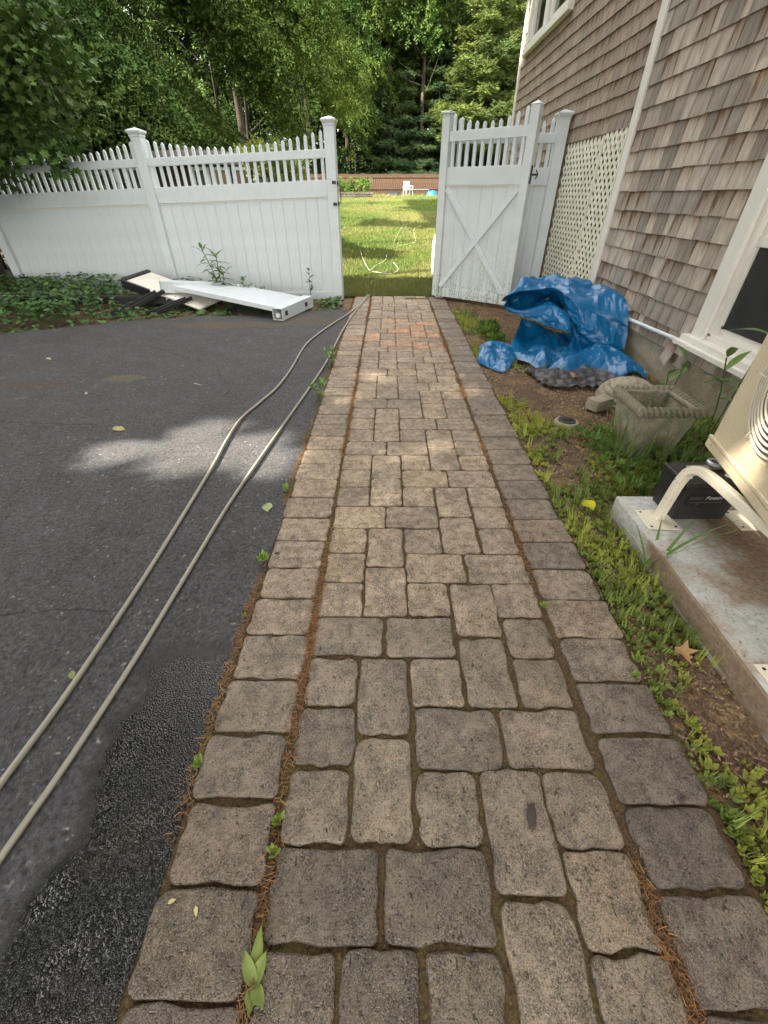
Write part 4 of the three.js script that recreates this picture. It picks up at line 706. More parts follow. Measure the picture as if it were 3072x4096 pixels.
// ---------------------------------------------------------------- crumpled blue tarp
{
  const o = thing('blue_tarp', 'crumpled shiny blue tarp heaped against the house wall', 'tarp', [1.55, 0, -4.0]);
  const patches = {
    top: [[[1.186, 0.323, -4.7], [1.409, 0.471, -4.85], [1.687, 0.48, -4.9], [1.883, 0.469, -4.9], [2.095, 0.455, -4.75], [2.139, 0.421, -4.4], [2.119, 0.388, -4.06]], [[1.089, 0.378, -4.45], [1.347, 0.521, -4.65], [1.613, 0.531, -4.7], [1.789, 0.521, -4.7], [2.0, 0.509, -4.55], [2.076, 0.468, -4.3], [2.102, 0.407, -4.02]], [[1.067, 0.435, -4.3], [1.246, 0.491, -4.45], [1.446, 0.504, -4.5], [1.623, 0.509, -4.5], [1.806, 0.459, -4.35], [1.975, 0.418, -4.2], [2.103, 0.347, -3.98]], [[1.065, 0.448, -4.25], [1.213, 0.476, -4.35], [1.389, 0.484, -4.4], [1.535, 0.502, -4.35], [1.655, 0.436, -4.15], [1.89, 0.335, -4.08], [2.117, 0.265, -3.96]]],
    side: [[[1.535, 0.502, -4.35], [1.655, 0.436, -4.15], [1.89, 0.335, -4.08], [2.117, 0.265, -3.96]], [[1.625, 0.418, -4.3], [1.717, 0.315, -4.08], [1.893, 0.255, -4.0], [2.129, 0.191, -3.94]], [[1.691, 0.289, -4.2], [1.77, 0.202, -4.05], [1.905, 0.188, -3.95], [2.124, 0.136, -3.92]], [[1.722, 0.148, -4.1], [1.819, 0.07, -4.08], [1.898, 0.106, -3.95], [2.12, 0.09, -3.9]]],
    lip: [[[1.073, 0.367, -4.3], [1.227, 0.332, -4.25], [1.429, 0.358, -4.25], [1.557, 0.366, -4.25], [1.655, 0.299, -4.15]], [[1.081, 0.352, -4.2], [1.216, 0.335, -4.12], [1.362, 0.343, -4.08], [1.505, 0.321, -4.05], [1.625, 0.259, -4.02]], [[1.119, 0.321, -4.22], [1.34, 0.278, -4.1], [1.423, 0.254, -4.04], [1.518, 0.229, -4.02], [1.633, 0.202, -4.0]]],
    inside: [[[1.07, 0.444, -4.27], [1.218, 0.473, -4.37], [1.395, 0.48, -4.42], [1.543, 0.499, -4.37], [1.625, 0.418, -4.3]], [[1.159, 0.351, -4.55], [1.34, 0.329, -4.7], [1.532, 0.331, -4.75], [1.658, 0.345, -4.7], [1.706, 0.319, -4.5]], [[1.078, 0.364, -4.32], [1.236, 0.326, -4.28], [1.439, 0.352, -4.28], [1.568, 0.36, -4.28], [1.667, 0.293, -4.18]]],
    body: [[[1.295, 0.233, -4.4], [1.442, 0.191, -4.4], [1.6, 0.138, -4.35], [1.703, 0.119, -4.3], [1.763, 0.144, -4.2]], [[1.238, 0.144, -4.28], [1.405, 0.101, -4.28], [1.506, 0.136, -4.1], [1.686, 0.058, -4.2], [1.75, 0.064, -4.1]], [[1.141, 0.076, -4.05], [1.297, 0.075, -4.02], [1.376, 0.102, -3.85], [1.521, 0.068, -3.9], [1.703, 0.045, -3.98]], [[1.147, 0.02, -3.82], [1.225, 0.02, -3.72], [1.295, 0.005, -3.58], [1.421, 0.012, -3.68], [1.574, 0.02, -3.85]]],
    flap: [[[1.555, 0.037, -3.85], [1.688, 0.055, -3.88], [1.804, 0.073, -3.92], [1.91, 0.147, -3.95], [2.029, 0.104, -3.85], [2.065, 0.073, -3.72], [2.108, 0.05, -3.56], [2.128, 0.019, -3.46]], [[1.442, 0.033, -3.68], [1.592, 0.075, -3.7], [1.741, 0.062, -3.75], [1.847, 0.093, -3.75], [1.95, 0.064, -3.65], [2.003, 0.073, -3.56], [2.062, 0.041, -3.48], [2.12, 0.009, -3.42]], [[1.348, 0.0, -3.58], [1.406, 0.0, -3.48], [1.545, 0.002, -3.52], [1.739, 0.022, -3.6], [1.792, 0.002, -3.5], [1.904, 0.0, -3.44], [2.04, 0.026, -3.48], [2.093, 0.0, -3.41]]],
    ear: [[[0.867, 0.084, -4.05], [0.96, 0.104, -4.1], [1.038, 0.099, -4.1], [1.116, 0.092, -4.05], [1.176, 0.052, -3.95]], [[0.823, 0.062, -3.9], [0.914, 0.097, -3.9], [0.973, 0.05, -3.82], [1.064, 0.082, -3.9], [1.143, 0.04, -3.85]], [[0.8, 0.03, -3.8], [0.868, 0.048, -3.72], [0.942, 0.031, -3.68], [1.027, 0.045, -3.7], [1.1, 0.023, -3.74]], [[0.805, 0.0, -3.78], [0.859, 0.0, -3.65], [0.921, 0.0, -3.55], [0.976, 0.0, -3.52], [1.03, 0.007, -3.6]]],
  };
  patches.inside[0] = patches.top[3].slice(0, 4).concat([patches.side[1][0]]); patches.inside[2] = patches.lip[0];
  { const A = patches.side.map((r) => r[0]), B = [patches.inside[1][4], patches.lip[0][4], patches.lip[2][4], patches.body[1][4]], mid = A.map((p, i) => [(p[0] + B[i][0]) / 2 + 0.01, (p[1] + B[i][1]) / 2, (p[2] + B[i][2]) / 2 - 0.05]); patches.gusset = [A, mid, B]; const F = [0, 2, 3, 4].map((i) => patches.flap[0][i]); patches.under = [patches.side[3], patches.side[3].map((p, i) => [(p[0] + F[i][0]) / 2, Math.max(0.01, (p[1] + F[i][1]) / 2 - 0.03), (p[2] + F[i][2]) / 2 - 0.02]), F]; }
  const cr = (a, b, c, d, t) => 0.5 * (2 * b + (c - a) * t + (2 * a - 5 * b + 4 * c - d) * t * t + (3 * b - a - 3 * c + d) * t * t * t);
  const at = (row, t) => { const n = row.length - 1, i = Math.min(n - 1, Math.floor(t * n)), f = t * n - i, g = (k) => row[clamp(k, 0, n)]; return [0, 1, 2].map((q) => cr(g(i - 1)[q], g(i)[q], g(i + 1)[q], g(i + 2)[q], f)); };
  // creases: distances to scattered cell borders give flat facets that meet in sharp folds
  const facet = (x, y, s) => { const X = x * s, Y = y * s, xi = Math.floor(X), yi = Math.floor(Y); let d1 = 9, d2 = 9; for (let j = -1; j < 2; j++) for (let i = -1; i < 2; i++) { const k = ((yi + j) & 255) * 256 + ((xi + i) & 255), px = xi + i + LAT[k], py = yi + j + LAT[(k + 9173) & 65535], d = Math.hypot(X - px, Y - py); if (d < d1) { d2 = d1; d1 = d; } else if (d < d2) d2 = d; } return d2 - d1; };
  const tri = (x, y, sc, kk) => { const X = x * sc, Y = y * sc, sk = (X + Y) * 0.366, i = Math.floor(X + sk), j = Math.floor(Y + sk), t = (i + j) * 0.2113, x0 = X - i + t, y0 = Y - j + t, a = x0 > y0 ? 1 : 0, h = (p, q) => LAT[((q * 57 + kk * 131) & 255) * 256 + ((p * 31 + kk * 17) & 255)]; const u = x0 + (x0 + y0) * 0.366, v = y0 + (x0 + y0) * 0.366; return a ? h(i, j) * (1 - u) + h(i + 1, j) * (u - v) + h(i + 1, j + 1) * v : h(i, j) * (1 - v) + h(i, j + 1) * (v - u) + h(i + 1, j + 1) * u; };
  const geos = []; let k = 0;
  for (const [name, rows] of Object.entries(patches)) {
    k += 13.7; const U = 110, W = 72, pos = [], uv = [], idx = [], base = [];
    for (let j = 0; j <= W; j++) for (let i = 0; i <= U; i++) { const col = rows.map((r) => at(r, i / U)), p = at(col, j / W); base.push(V3(p[0] - 1.55, p[1], p[2] + 4.0)); }
    const g0 = new THREE.PlaneGeometry(1, 1, U, W), q = g0.attributes.position; base.forEach((b, i) => q.setXYZ(i, b.x, b.y, b.z)); g0.computeVertexNormals(); const nn = g0.attributes.normal;
    for (let j = 0; j <= W; j++) for (let i = 0; i <= U; i++) {
      const c = j * (U + 1) + i, b = base[c], su = b.x * 1.0 + k, sv = b.z + b.y * 1.3 + k * 0.7, fade = Math.min(1, 7 * Math.min(i / U, 1 - i / U, j / W, 1 - j / W) + (name === 'flap' || name === 'ear' ? 0.3 : 0.0));
      const wx = su + 0.03 * (vn(su * 7, sv * 7) - 0.5), wy = sv + 0.03 * (vn(su * 7 + 5, sv * 7 + 8) - 0.5);
      let d = 0.085 * (tri(wx, wy, 5.2, 1) - 0.5) + 0.042 * (tri(wx + 2, wy, 10.5, 2) - 0.5) + 0.016 * (tri(wx, wy + 4, 24, 3) - 0.5) + 0.005 * (tri(wx, wy, 52, 4) - 0.5);
      d *= (name === 'ear' || name === 'flap' ? 0.7 : 1.0) * fade;
      pos.push(Math.min(0.60, b.x + nn.getX(c) * d), Math.max(0.002, b.y + nn.getY(c) * d), b.z + nn.getZ(c) * d); uv.push(su, sv);
    }
    const g = new THREE.BufferGeometry(); g.setAttribute('position', new THREE.Float32BufferAttribute(pos, 3)); g.setAttribute('uv', new THREE.Float32BufferAttribute(uv, 2)); g.setIndex(g0.index.clone()); geos.push(toCreasedNormals(g.toNonIndexed(), 0.5));
  }
  part('folded_sheet', mergeGeometries(geos.map((g) => { g.computeVertexNormals && 0; return g; })), M.tarp, o);
  for (const [x, y, z] of [[0.545, 0.385, 0.02], [0.54, 0.035, 0.585], [-0.58, 0.012, 0.46]]) { const g = new THREE.TorusGeometry(0.011, 0.004, 6, 14); g.rotateX(-1.0); part('grommet', g, M.steel, o).position.set(x, y + 0.012, z + 0.004); }
  // black sheeting under the front edge
  const s = new THREE.PlaneGeometry(0.62, 0.42, 40, 28); s.rotateX(-Math.PI / 2); const sp = s.attributes.position;
  for (let i = 0; i < sp.count; i++) { const x = sp.getX(i), z = sp.getZ(i); sp.setX(i, x + 0.06 * (vn(x * 8, z * 8) - 0.5) + z * 0.2); sp.setZ(i, z + 0.10 * (vn(x * 7 + 4, 3) - 0.5)); sp.setY(i, 0.012 + 0.09 * Math.max(0, fbm(x * 6 + 3, z * 6, 2) - 0.35) * sstep(0.21, 0.08, Math.abs(z)) + 0.03 * facet(x, z, 12)); } s.computeVertexNormals();
  const bs = solo('black_sheeting', s, M.sheet, 'crumpled black plastic sheeting under the front of the tarp', 'sheeting'); bs.position.set(1.50, 0, -3.40);
}
// ---------------------------------------------------------------- planters, block, drain
{
  const o = thing('planter', 'square concrete planter with rope-twist rim in the weeds', 'planter', [1.505, 0, -2.25]);
  const H = 0.275, wall = (s0, s1, y0, y1) => { const g = new THREE.CylinderGeometry(s1 * Math.SQRT2, s0 * Math.SQRT2, y1 - y0, 4, 6, true); g.rotateY(Math.PI / 4); g.translate(0, (y0 + y1) / 2, 0); return g; };
  const inn = wall(0.085, 0.132, 0.06, H - 0.005); inn.index.array.reverse(); inn.computeVertexNormals();
  part('body', merge([toCreasedNormals(wall(0.112, 0.152, -0.02, H).toNonIndexed(), 0.4), toCreasedNormals(inn.toNonIndexed(), 0.4)].map((g) => boxUV(g))), M.cast, o);
  part('rim_top', merge([box(0.31, 0.02, 0.03, 0, 0, 0.138, 0.006), box(0.31, 0.02, 0.03, 0, 0, -0.138, 0.006), box(0.03, 0.02, 0.246, 0.138, 0, 0, 0.006), box(0.03, 0.02, 0.246, -0.138, 0, 0, 0.006)]), M.cast, o).position.y = H + 0.004;
  const rope = new THREE.SphereGeometry(1, 10, 7); for (let s = 0; s < 4; s++) for (let i = 0; i < 11; i++) { const m = part('rope_twist', rope, M.cast, o), t = -0.150 + i * 0.030, a = s * Math.PI / 2; m.scale.set(0.0165, 0.034, 0.024); m.position.set(Math.cos(a) * t + Math.sin(a) * 0.160, H + 0.004, -Math.sin(a) * t + Math.cos(a) * 0.160); m.rotation.set(0, a, 0.55); m.rotation.order = 'YXZ'; }
  part('soil', box(0.22, 0.02, 0.22, 0, 0.07, 0), M.soil, o);
  const pts = Array.from({ length: 49 }, (_, i) => { const t = i / 48 * 1.62, k = 0.008 * Math.abs(Math.sin(t * 12)); return new THREE.Vector2(Math.max(0.001, Math.sin(t) * (0.205 + k)), Math.cos(t) * (0.13 + k)); }), g = new THREE.LatheGeometry(pts, 64), p = g.attributes.position;
  for (let i = 0; i < p.count; i++) { const a = Math.atan2(p.getZ(i), p.getX(i)), r = Math.hypot(p.getX(i), p.getZ(i)), k = 1 + 0.012 * Math.sin(a * 5 + r * 40); p.setX(i, p.getX(i) * k); p.setZ(i, p.getZ(i) * k); } g.computeVertexNormals();
  const d = solo('fluted_urn_foot', boxUV(g), M.cast, 'round fluted concrete piece behind the square planter', 'urn'); d.position.set(1.755, 0.0, -2.98); d.rotation.set(0.10, 0, 0.08);
  const b = solo('concrete_block', box(0.16, 0.075, 0.10, 0, 0.035, 0, 0.006), M.cast, 'small concrete block beside the fluted urn piece', 'block'); b.position.set(1.475, 0, -2.80); b.rotation.y = 0.5;
  const c = thing('floor_drain', 'round black drain cap in a grey collar, set in the soil', 'drain', [1.183, -0.026, -2.578]);
  part('collar', new THREE.LatheGeometry([[0.056, 0.03], [0.062, 0.034], [0.078, 0.026], [0.084, 0.0], [0.084, -0.03]].map(([a, q]) => new THREE.Vector2(a, q)), 36), M.concrete, c); part('lid', new THREE.CylinderGeometry(0.056, 0.057, 0.012, 32).translate(0, 0.030, 0), M.blackPlastic, c); part('lid_rib', box(0.07, 0.008, 0.012, 0, 0.040, 0, 0.002), M.blackPlastic, c);
}
// ---------------------------------------------------------------- condenser on its stand, slab, battery
T.slab = tex(512, 1024, (u, v, o) => {   // u, v over 1.3 x 2.6 m: pale concrete with specks and brown leaf stain
  const x = u * 1.3, z = v * 2.6, n = fbm(x * 5 + 3, z * 5 + 1, 4), f = vn(x * 60, z * 60), e = vn(x * 130, z * 130), c = vn(x * 190 + 5, z * 190);
  const st = sstep(0.34, 0.60, n * 0.7 + 0.45 * sstep(0.15, 0.55, x) - 0.25 * Math.abs(z - 0.65) + 0.10 * f), t = 0.70 + 0.10 * (f - 0.5) + 0.08 * (e - 0.5) + 0.10 * (n - 0.5);
  o[0] = lerp(t, 0.42 + 0.12 * e, st * 0.85); o[1] = lerp(t, 0.345 + 0.10 * e, st * 0.85); o[2] = lerp(t * 0.98, 0.27 + 0.08 * e, st * 0.85); if (c > 0.93) { o[0] *= 0.6; o[1] *= 0.56; o[2] *= 0.54; }
}); T.slab.repeat.set(1 / 1.3, 1 / 2.6); M.slab = std({ map: T.slab, bumpMap: T.grain, bumpScale: 0.002, roughness: 0.9 });
{
  const slab = thing('concrete_slab', 'grey concrete slab under the condenser stand', 'slab', [1.06, 0, -1.60]);
  part('block', box(1.10, 0.20, 2.6, 0.55, -0.015, 1.3, 0.008), M.slab, slab);
  const o = thing('air_conditioner', 'beige outdoor condenser unit with round fan grille, cut by the right edge', 'air conditioner', [1.285, 0.392, -1.515], -Math.atan2(0.225, 0.974));
  part('casing', box(0.32, 0.56, 0.80, 0.16, 0.28, 0.40, 0.012), M.casing, o);
  part('base_pan', box(0.335, 0.035, 0.82, 0.16, 0.016, 0.40, 0.006), M.casing, o); part('base_lip', box(0.012, 0.014, 0.80, -0.006, 0.045, 0.40, 0.003), M.casing, o);
  const fan = part('fan_grille', new THREE.CylinderGeometry(0.195, 0.195, 0.006, 48).rotateZ(Math.PI / 2), std({ color: lin(0.16, 0.14, 0.12), roughness: 0.8 }), o); fan.position.set(-0.003, 0.335, 0.325);
  for (let i = 0; i < 9; i++) { const g = new THREE.TorusGeometry(0.195 - i * 0.019, 0.0042, 6, 64); g.rotateY(Math.PI / 2); part('ring', g, M.stand, fan).position.x = -0.010 - 0.003 * Math.min(i, 4); }
  for (let i = 0; i < 6; i++) { const g = new THREE.CylinderGeometry(0.003, 0.003, 0.21, 6); g.translate(0, 0.105, 0); const m = part('spoke', g, M.stand, fan); m.position.x = -0.014; m.rotation.x = i * Math.PI / 3 + 0.5; }
  const sc = new THREE.SphereGeometry(0.005, 8, 6); part('screw', sc, M.dark, o).position.set(-0.004, 0.022, 0.04);
}
function standFrame(x, lab) {
  const o = thing('condenser_stand', lab, 'stand', [x, 0.085, -1.43], 0, 'bent tube stands under the condenser');
  const prof = new THREE.Shape(); const a = 0.017, r = 0.006; prof.moveTo(-a + r, -a); prof.lineTo(a - r, -a); prof.quadraticCurveTo(a, -a, a, -a + r); prof.lineTo(a, a - r); prof.quadraticCurveTo(a, a, a - r, a); prof.lineTo(-a + r, a); prof.quadraticCurveTo(-a, a, -a, a - r); prof.lineTo(-a, -a + r); prof.quadraticCurveTo(-a, -a, -a + r, -a);
  const path = new THREE.CatmullRomCurve3([V3(0, 0.004, 0), V3(0.006, 0.09, 0.0), V3(0.018, 0.20, 0.0), V3(0.024, 0.243, 0.012), V3(0.030, 0.268, 0.045), V3(0.034, 0.275, 0.09), V3(0.036, 0.275, 0.30), V3(0.036, 0.275, 0.60), V3(0.034, 0.272, 0.70), V3(0.028, 0.25, 0.745), V3(0.012, 0.15, 0.76), V3(0, 0.004, 0.76)], false, 'centripetal');
  part('tube', boxUV(new THREE.ExtrudeGeometry(prof, { steps: 70, bevelEnabled: false, extrudePath: path })), M.stand, o);
  for (const z of [0, 0.76]) { const p = part('foot_plate', box(0.135, 0.005, 0.135, 0, 0.003, 0, 0.002), M.stand, o); p.position.set(-0.008, 0, z + 0.012); for (const [px, pz] of [[-0.05, -0.05], [0.05, -0.05], [-0.05, 0.05], [0.05, 0.05]]) part('hole', new THREE.CylinderGeometry(0.005, 0.005, 0.002, 10).translate(px, 0.0062, pz), M.dark, p); }
}
standFrame(1.165, 'bent tube stand with foot plates on the slab, nearer the walk'); standFrame(1.545, 'bent tube stand with foot plates, nearer the house wall');
{
  const o = thing('car_battery', 'black car battery on the slab under the condenser, rusty clamps on top', 'battery', [1.325, 0.0865, -1.50], 0.03);
  const body = new THREE.BoxGeometry(0.245, 0.165, 0.165, 1, 1, 1), p = body.attributes.position; for (let i = 0; i < p.count; i++) if (p.getY(i) < 0) { p.setX(i, p.getX(i) * 0.90); p.setZ(i, p.getZ(i) * 0.90); } body.translate(0, 0.0825, 0); body.computeVertexNormals(); part('case', boxUV(body), M.blackPlastic, o);
  part('lid', box(0.252, 0.022, 0.172, 0, 0.177, 0, 0.005), M.blackPlastic, o); part('lid_step', box(0.245, 0.008, 0.168, 0, 0.162, 0), M.black, o);
  for (const x of [-0.095, 0.085]) { part('terminal', new THREE.CylinderGeometry(0.009, 0.011, 0.02, 14).translate(0, 0.01, 0), M.steel, o).position.set(x, 0.188, 0.03); part('terminal_base', new THREE.CylinderGeometry(0.018, 0.02, 0.006, 18), M.stand, o).position.set(x, 0.190, 0.03); }
  part('clamp_bar', box(0.17, 0.006, 0.03, 0.03, 0.192, -0.035, 0.002), std({ map: T.blotch, color: lin(0.44, 0.36, 0.28), roughness: 0.7, metalness: 0.3 }), o);
  const fl = new THREE.TorusGeometry(0.024, 0.010, 8, 24); fl.rotateX(Math.PI / 2); part('flange', fl, M.steel, o).position.set(0.062, 0.206, -0.045);
  const cv = document.createElement('canvas'); cv.width = 512; cv.height = 160; const x = cv.getContext('2d'); x.fillStyle = '#1c1b1c'; x.fillRect(0, 0, 512, 160); x.font = 'italic 62px sans-serif'; x.fillStyle = '#5d5b5a'; x.fillText('Value', 26, 74); x.font = 'italic bold 66px sans-serif'; x.fillStyle = '#a9a6a2'; x.fillText('Power', 206, 74); x.fillStyle = '#6a6866'; x.fillRect(60, 112, 360, 5); x.fillRect(130, 132, 40, 6);
  const ct = new THREE.CanvasTexture(cv); ct.colorSpace = THREE.SRGBColorSpace; const pl = new THREE.PlaneGeometry(0.19, 0.059); pl.rotateX(0.0); const m = part('printed_label', pl, std({ map: ct, roughness: 0.5 }), o); m.position.set(0.0, 0.105, 0.0818); m.rotation.x = 0.05;
}

// ---------------------------------------------------------------- back of the garden
seed = 71;
{
  const y0 = rise(-42.2), o = thing('board_fence', 'low brown board fence across the far end of the lawn', 'fence', [0.5, y0, -42.2]);
  for (let i = 0; i < 108; i++) part('board', box(0.135, 1.36 + R(-0.02, 0.02), 0.02, 0, 0.68, 0), M.fencePlank, o).position.set(-8 + i * 0.15, R(-0.01, 0.01), R(-0.004, 0.004));
  for (const y of [0.45, 1.18]) part('rail', box(16.2, 0.09, 0.04, 0, y, 0.032), M.fencePlank, o);
  for (let i = 0; i < 7; i++) part('post', box(0.1, 1.42, 0.1, 0, 0.7, -0.065), M.fencePlank, o).position.x = -8 + i * 2.7;
}
{ // raised bed with a dry-stone edge
  const z = -36.5, y = rise(z), o = thing('raised_bed', 'raised bed edged with flat grey stones, seen past the end post', 'garden bed', [-2.75, y, z]);
  part('fill', box(2.9, 0.36, 1.4, 0, 0.16, -0.72), M.soil, o); const sm = [0.9, 1.1, 1.3].map((k) => std({ map: T.concrete, color: lin(0.14 * k, 0.125 * k, 0.11 * k), roughness: 1 }));
  for (let r = 0; r < 3; r++) for (let x = -1.5; x < 1.5;) { const w = R(0.18, 0.42); part('stone', box(w - 0.015, 0.115, 0.22, 0, 0, 0, 0.02), pick(sm), o).position.set(x + w / 2, 0.06 + r * 0.125, R(-0.02, 0.02) + 0.05); x += w; }
  for (const [x, h, n, lab] of [[-3.6, 0.75, 90, 'left leafy plant in the raised bed'], [-2.7, 0.7, 90, 'middle leafy plant in the raised bed'], [-1.75, 0.95, 120, 'tallest leafy plant, at the right end of the raised bed']]) { const t = thing('garden_plant', lab, 'plant', [x, y + 0.33, z - 0.6], 0, 'plants in the raised bed'); part('stem', limbs(h, 0.015, [0.05, 0], [[0.5, 0.2, 0.2, 0]]), trunkMat, t); crown(t, SP.small, [[0, h * 0.45, 0, 0.42, 0.9], [0.15, h * 0.8, 0, 0.30, 0.9], [-0.25, h * 0.6, 0.1, 0.30]], n * 3, [0.075, 0.15, 0.03]); }
}
{ // clutter at the foot of the far fence
  const z = -40.6, y = rise(z), c = thing('garden_chair', 'white plastic chair tipped over by the far board fence', 'chair', [1.42, y, z], 0.5, undefined), w = std({ color: lin(0.80, 0.80, 0.78), roughness: 0.5 });
  const seat = part('seat', box(0.52, 0.05, 0.50, 0, 0.42, 0, 0.02), w, c); part('backrest', box(0.52, 0.50, 0.05, 0, 0.68, -0.24, 0.02), w, c); for (const s of [-1, 1]) { part('armrest', box(0.06, 0.05, 0.48, s * 0.27, 0.64, 0, 0.02), w, c); for (const q of [-0.22, 0.22]) part('leg', box(0.05, 0.62, 0.05, s * 0.27, 0.30, q, 0.01), w, c); }
  const f = thing('folding_cot', 'grey metal folding frame lying on the grass by the chair', 'frame', [2.35, y + 0.22, z + 0.1], 0.1), m = M.steel; part('rail', new THREE.CylinderGeometry(0.02, 0.02, 1.3, 8).rotateZ(Math.PI / 2), m, f).position.y = 0.2; part('rail', new THREE.CylinderGeometry(0.02, 0.02, 1.3, 8).rotateZ(Math.PI / 2), m, f).position.set(0, 0.2, -0.6); part('canvas', box(1.25, 0.02, 0.6, 0, 0.2, -0.3), std({ color: lin(0.35, 0.36, 0.37), roughness: 0.9 }), f); for (const x of [-0.45, 0.45]) for (const s of [-1, 1]) { const l = part('leg', new THREE.CylinderGeometry(0.015, 0.015, 0.6, 6), m, f); l.position.set(x, 0, -0.3); l.rotation.x = s * 0.8; }
  const heap = (name, lab, cat, x, sx, sy, col) => { const g = new THREE.SphereGeometry(1, 20, 12), p = g.attributes.position; for (let i = 0; i < p.count; i++) { const k = 0.8 + 0.5 * vn(p.getX(i) * 3 + x, p.getZ(i) * 3 + p.getY(i) * 2); p.setXYZ(i, p.getX(i) * sx * k, Math.max(-0.05, p.getY(i) * sy * k), p.getZ(i) * 0.5 * k); } g.computeVertexNormals(); const m = solo(name, g, std({ color: col, roughness: 0.5 }), lab, cat); m.position.set(x, y, z); };
  heap('blue_bundle', 'small bright blue bundle on the grass right of the metal frame', 'bundle', 3.25, 0.42, 0.34, lin(0.02, 0.20, 0.60)); heap('black_bundle', 'low black heap on the grass left of the tipped chair', 'heap', 0.35, 0.62, 0.28, lin(0.02, 0.022, 0.025));
}
{ // white drum behind the gate
  const g = new THREE.LatheGeometry([[0.001, 0.66], [0.12, 0.655], [0.19, 0.62], [0.215, 0.55], [0.22, 0.45], [0.22, 0.20], [0.21, 0.10], [0.17, 0.02], [0.001, 0.0]].map(([a, b]) => new THREE.Vector2(a, b)), 32), m = solo('drum', g, std({ map: T.blotch, color: lin(0.80, 0.80, 0.78), roughness: 0.5 }), 'white rounded drum on the lawn, half hidden behind the gate', 'drum'); m.position.set(0.93, 0.04, -8.15);
}
{ // shed behind the left fence with white framed windows
  const o = thing('garden_shed', 'low brown shed with white framed windows behind the picket tops', 'shed', [-4.2, 0.02, -10.4]), sw = std({ map: T.plank, color: lin(0.16, 0.13, 0.11), roughness: 0.95 });
  for (let i = 0; i < 20; i++) part('wall_board', box(0.176, 1.62, 0.03, 0, 0.81, 0), sw, o).position.set(-1.75 + i * 0.18, 0, R(-0.003, 0.003));
  part('side_wall', merge([box(0.04, 1.62, 1.4, -1.84, 0.81, -0.72), box(0.04, 1.62, 1.4, 1.78, 0.81, -0.72), box(3.6, 1.62, 0.04, 0, 0.81, -1.42)]), sw, o);
  const roof = new THREE.SphereGeometry(1, 28, 10, 0, 6.2832, 0, 1.3); roof.scale(2.02, 0.36, 1.0); roof.translate(0.1, 1.52, -0.72); part('roof', roof, std({ color: lin(0.06, 0.05, 0.045), roughness: 0.9 }), o);
  [[-1.3, 0.42], [-0.7, 0.42], [0.95, 0.34], [1.33, 0.34], [1.72, 0.30], [0.55, 0.34]].forEach(([x, w], i) => { const f = part('window', merge([box(w, 0.05, 0.05, 0, 0.28, 0), box(w, 0.05, 0.05, 0, -0.28, 0), box(0.05, 0.52, 0.05, -w / 2 + 0.025, 0, 0), box(0.05, 0.52, 0.05, w / 2 - 0.025, 0, 0)]), M.vinyl, o); f.position.set(x, 1.28, 0.042); part('pane', box(w - 0.1, 0.5, 0.012, 0, 0, 0), i === 2 || i === 3 ? std({ color: lin(0.20, 0.14, 0.09), roughness: 0.6 }) : std({ color: lin(0.05, 0.06, 0.06), roughness: 0.08 }), f); });
}
broadleaf(-2.0, -10.0, 1.95, 0.62, [0.16, 0.21, 0.045], 'yellow-green bush seen through the pickets beside the end post', { name: 'bush', base: 0.04, sprigs: SP.small, per: 420, n: 20, group: 'shrubs behind the white fence' }).userData.category = 'bush';

// ---------------------------------------------------------------- ground plants
const blade = (n, h, w, sp) => { const l = []; for (let i = 0; i < n; i++) { const a = i / n * 6.283 + R(-0.5, 0.5), t = R(0.15, 0.9) * sp; l.push([V3(R(-1, 1), 0, R(-1, 1)).multiplyScalar(h * 0.10), V3(Math.cos(a) * t, 1, Math.sin(a) * t).normalize(), V3(-Math.sin(a), 0, Math.cos(a)), h * R(0.6, 1.2), w, 0.25, 0.3]); } return bladeQuads(l); };
const rosette = (n, len, w, up = 0.5) => { const l = []; for (let i = 0; i < n; i++) { const a = i * 2.4 + R(-0.3, 0.3), d = V3(Math.cos(a), up * R(0.4, 1.4), Math.sin(a)).normalize(); l.push([V3(0, 0, 0), d, V3(-Math.sin(a), 0, Math.cos(a)), len * R(0.7, 1.15), w * R(0.8, 1.1), 0.35, 0.55]); } return bladeQuads(l); };
seed = 81;
const GP = { turf: [blade(8, 0.055, 0.006, 0.8), blade(7, 0.05, 0.007, 1.0)], tuft: [blade(9, 0.16, 0.006, 0.8), blade(7, 0.11, 0.007, 1.0)], clover: [rosette(5, 0.026, 0.017, 0.5), rosette(6, 0.020, 0.014, 0.7), rosette(7, 0.034, 0.016, 0.8)], needle: box(0.024, 0.0012, 0.0012), chip: rosette(2, 0.022, 0.012, 0.3), moss: (() => { const g = new THREE.IcosahedronGeometry(0.0055, 1), p = g.attributes.position; for (let i = 0; i < p.count; i++) { const k = 0.8 + 0.5 * vn(p.getX(i) * 300, p.getZ(i) * 300); p.setXYZ(i, p.getX(i) * k, p.getY(i) * k * 0.35, p.getZ(i) * k); } return g; })() };
function scatter(name, geo, mat, n, where, size, color, label, cat) {
  const mats = [], cols = []; for (let i = 0; i < n; i++) { const p = where(); if (!p) continue; const k = Array.isArray(size) ? R(...size) : size(p); mats.push(M4(p, E(R(-0.25, 0.25), R(0, 6.283), R(-0.25, 0.25)), k)); const c = color(p), b = R(0.7, 1.3); cols.push(new THREE.Color().setRGB(c[0] * b, c[1] * b, c[2] * b)); } return stuff(name, geo, mat, mats, label, cat, cols);
}
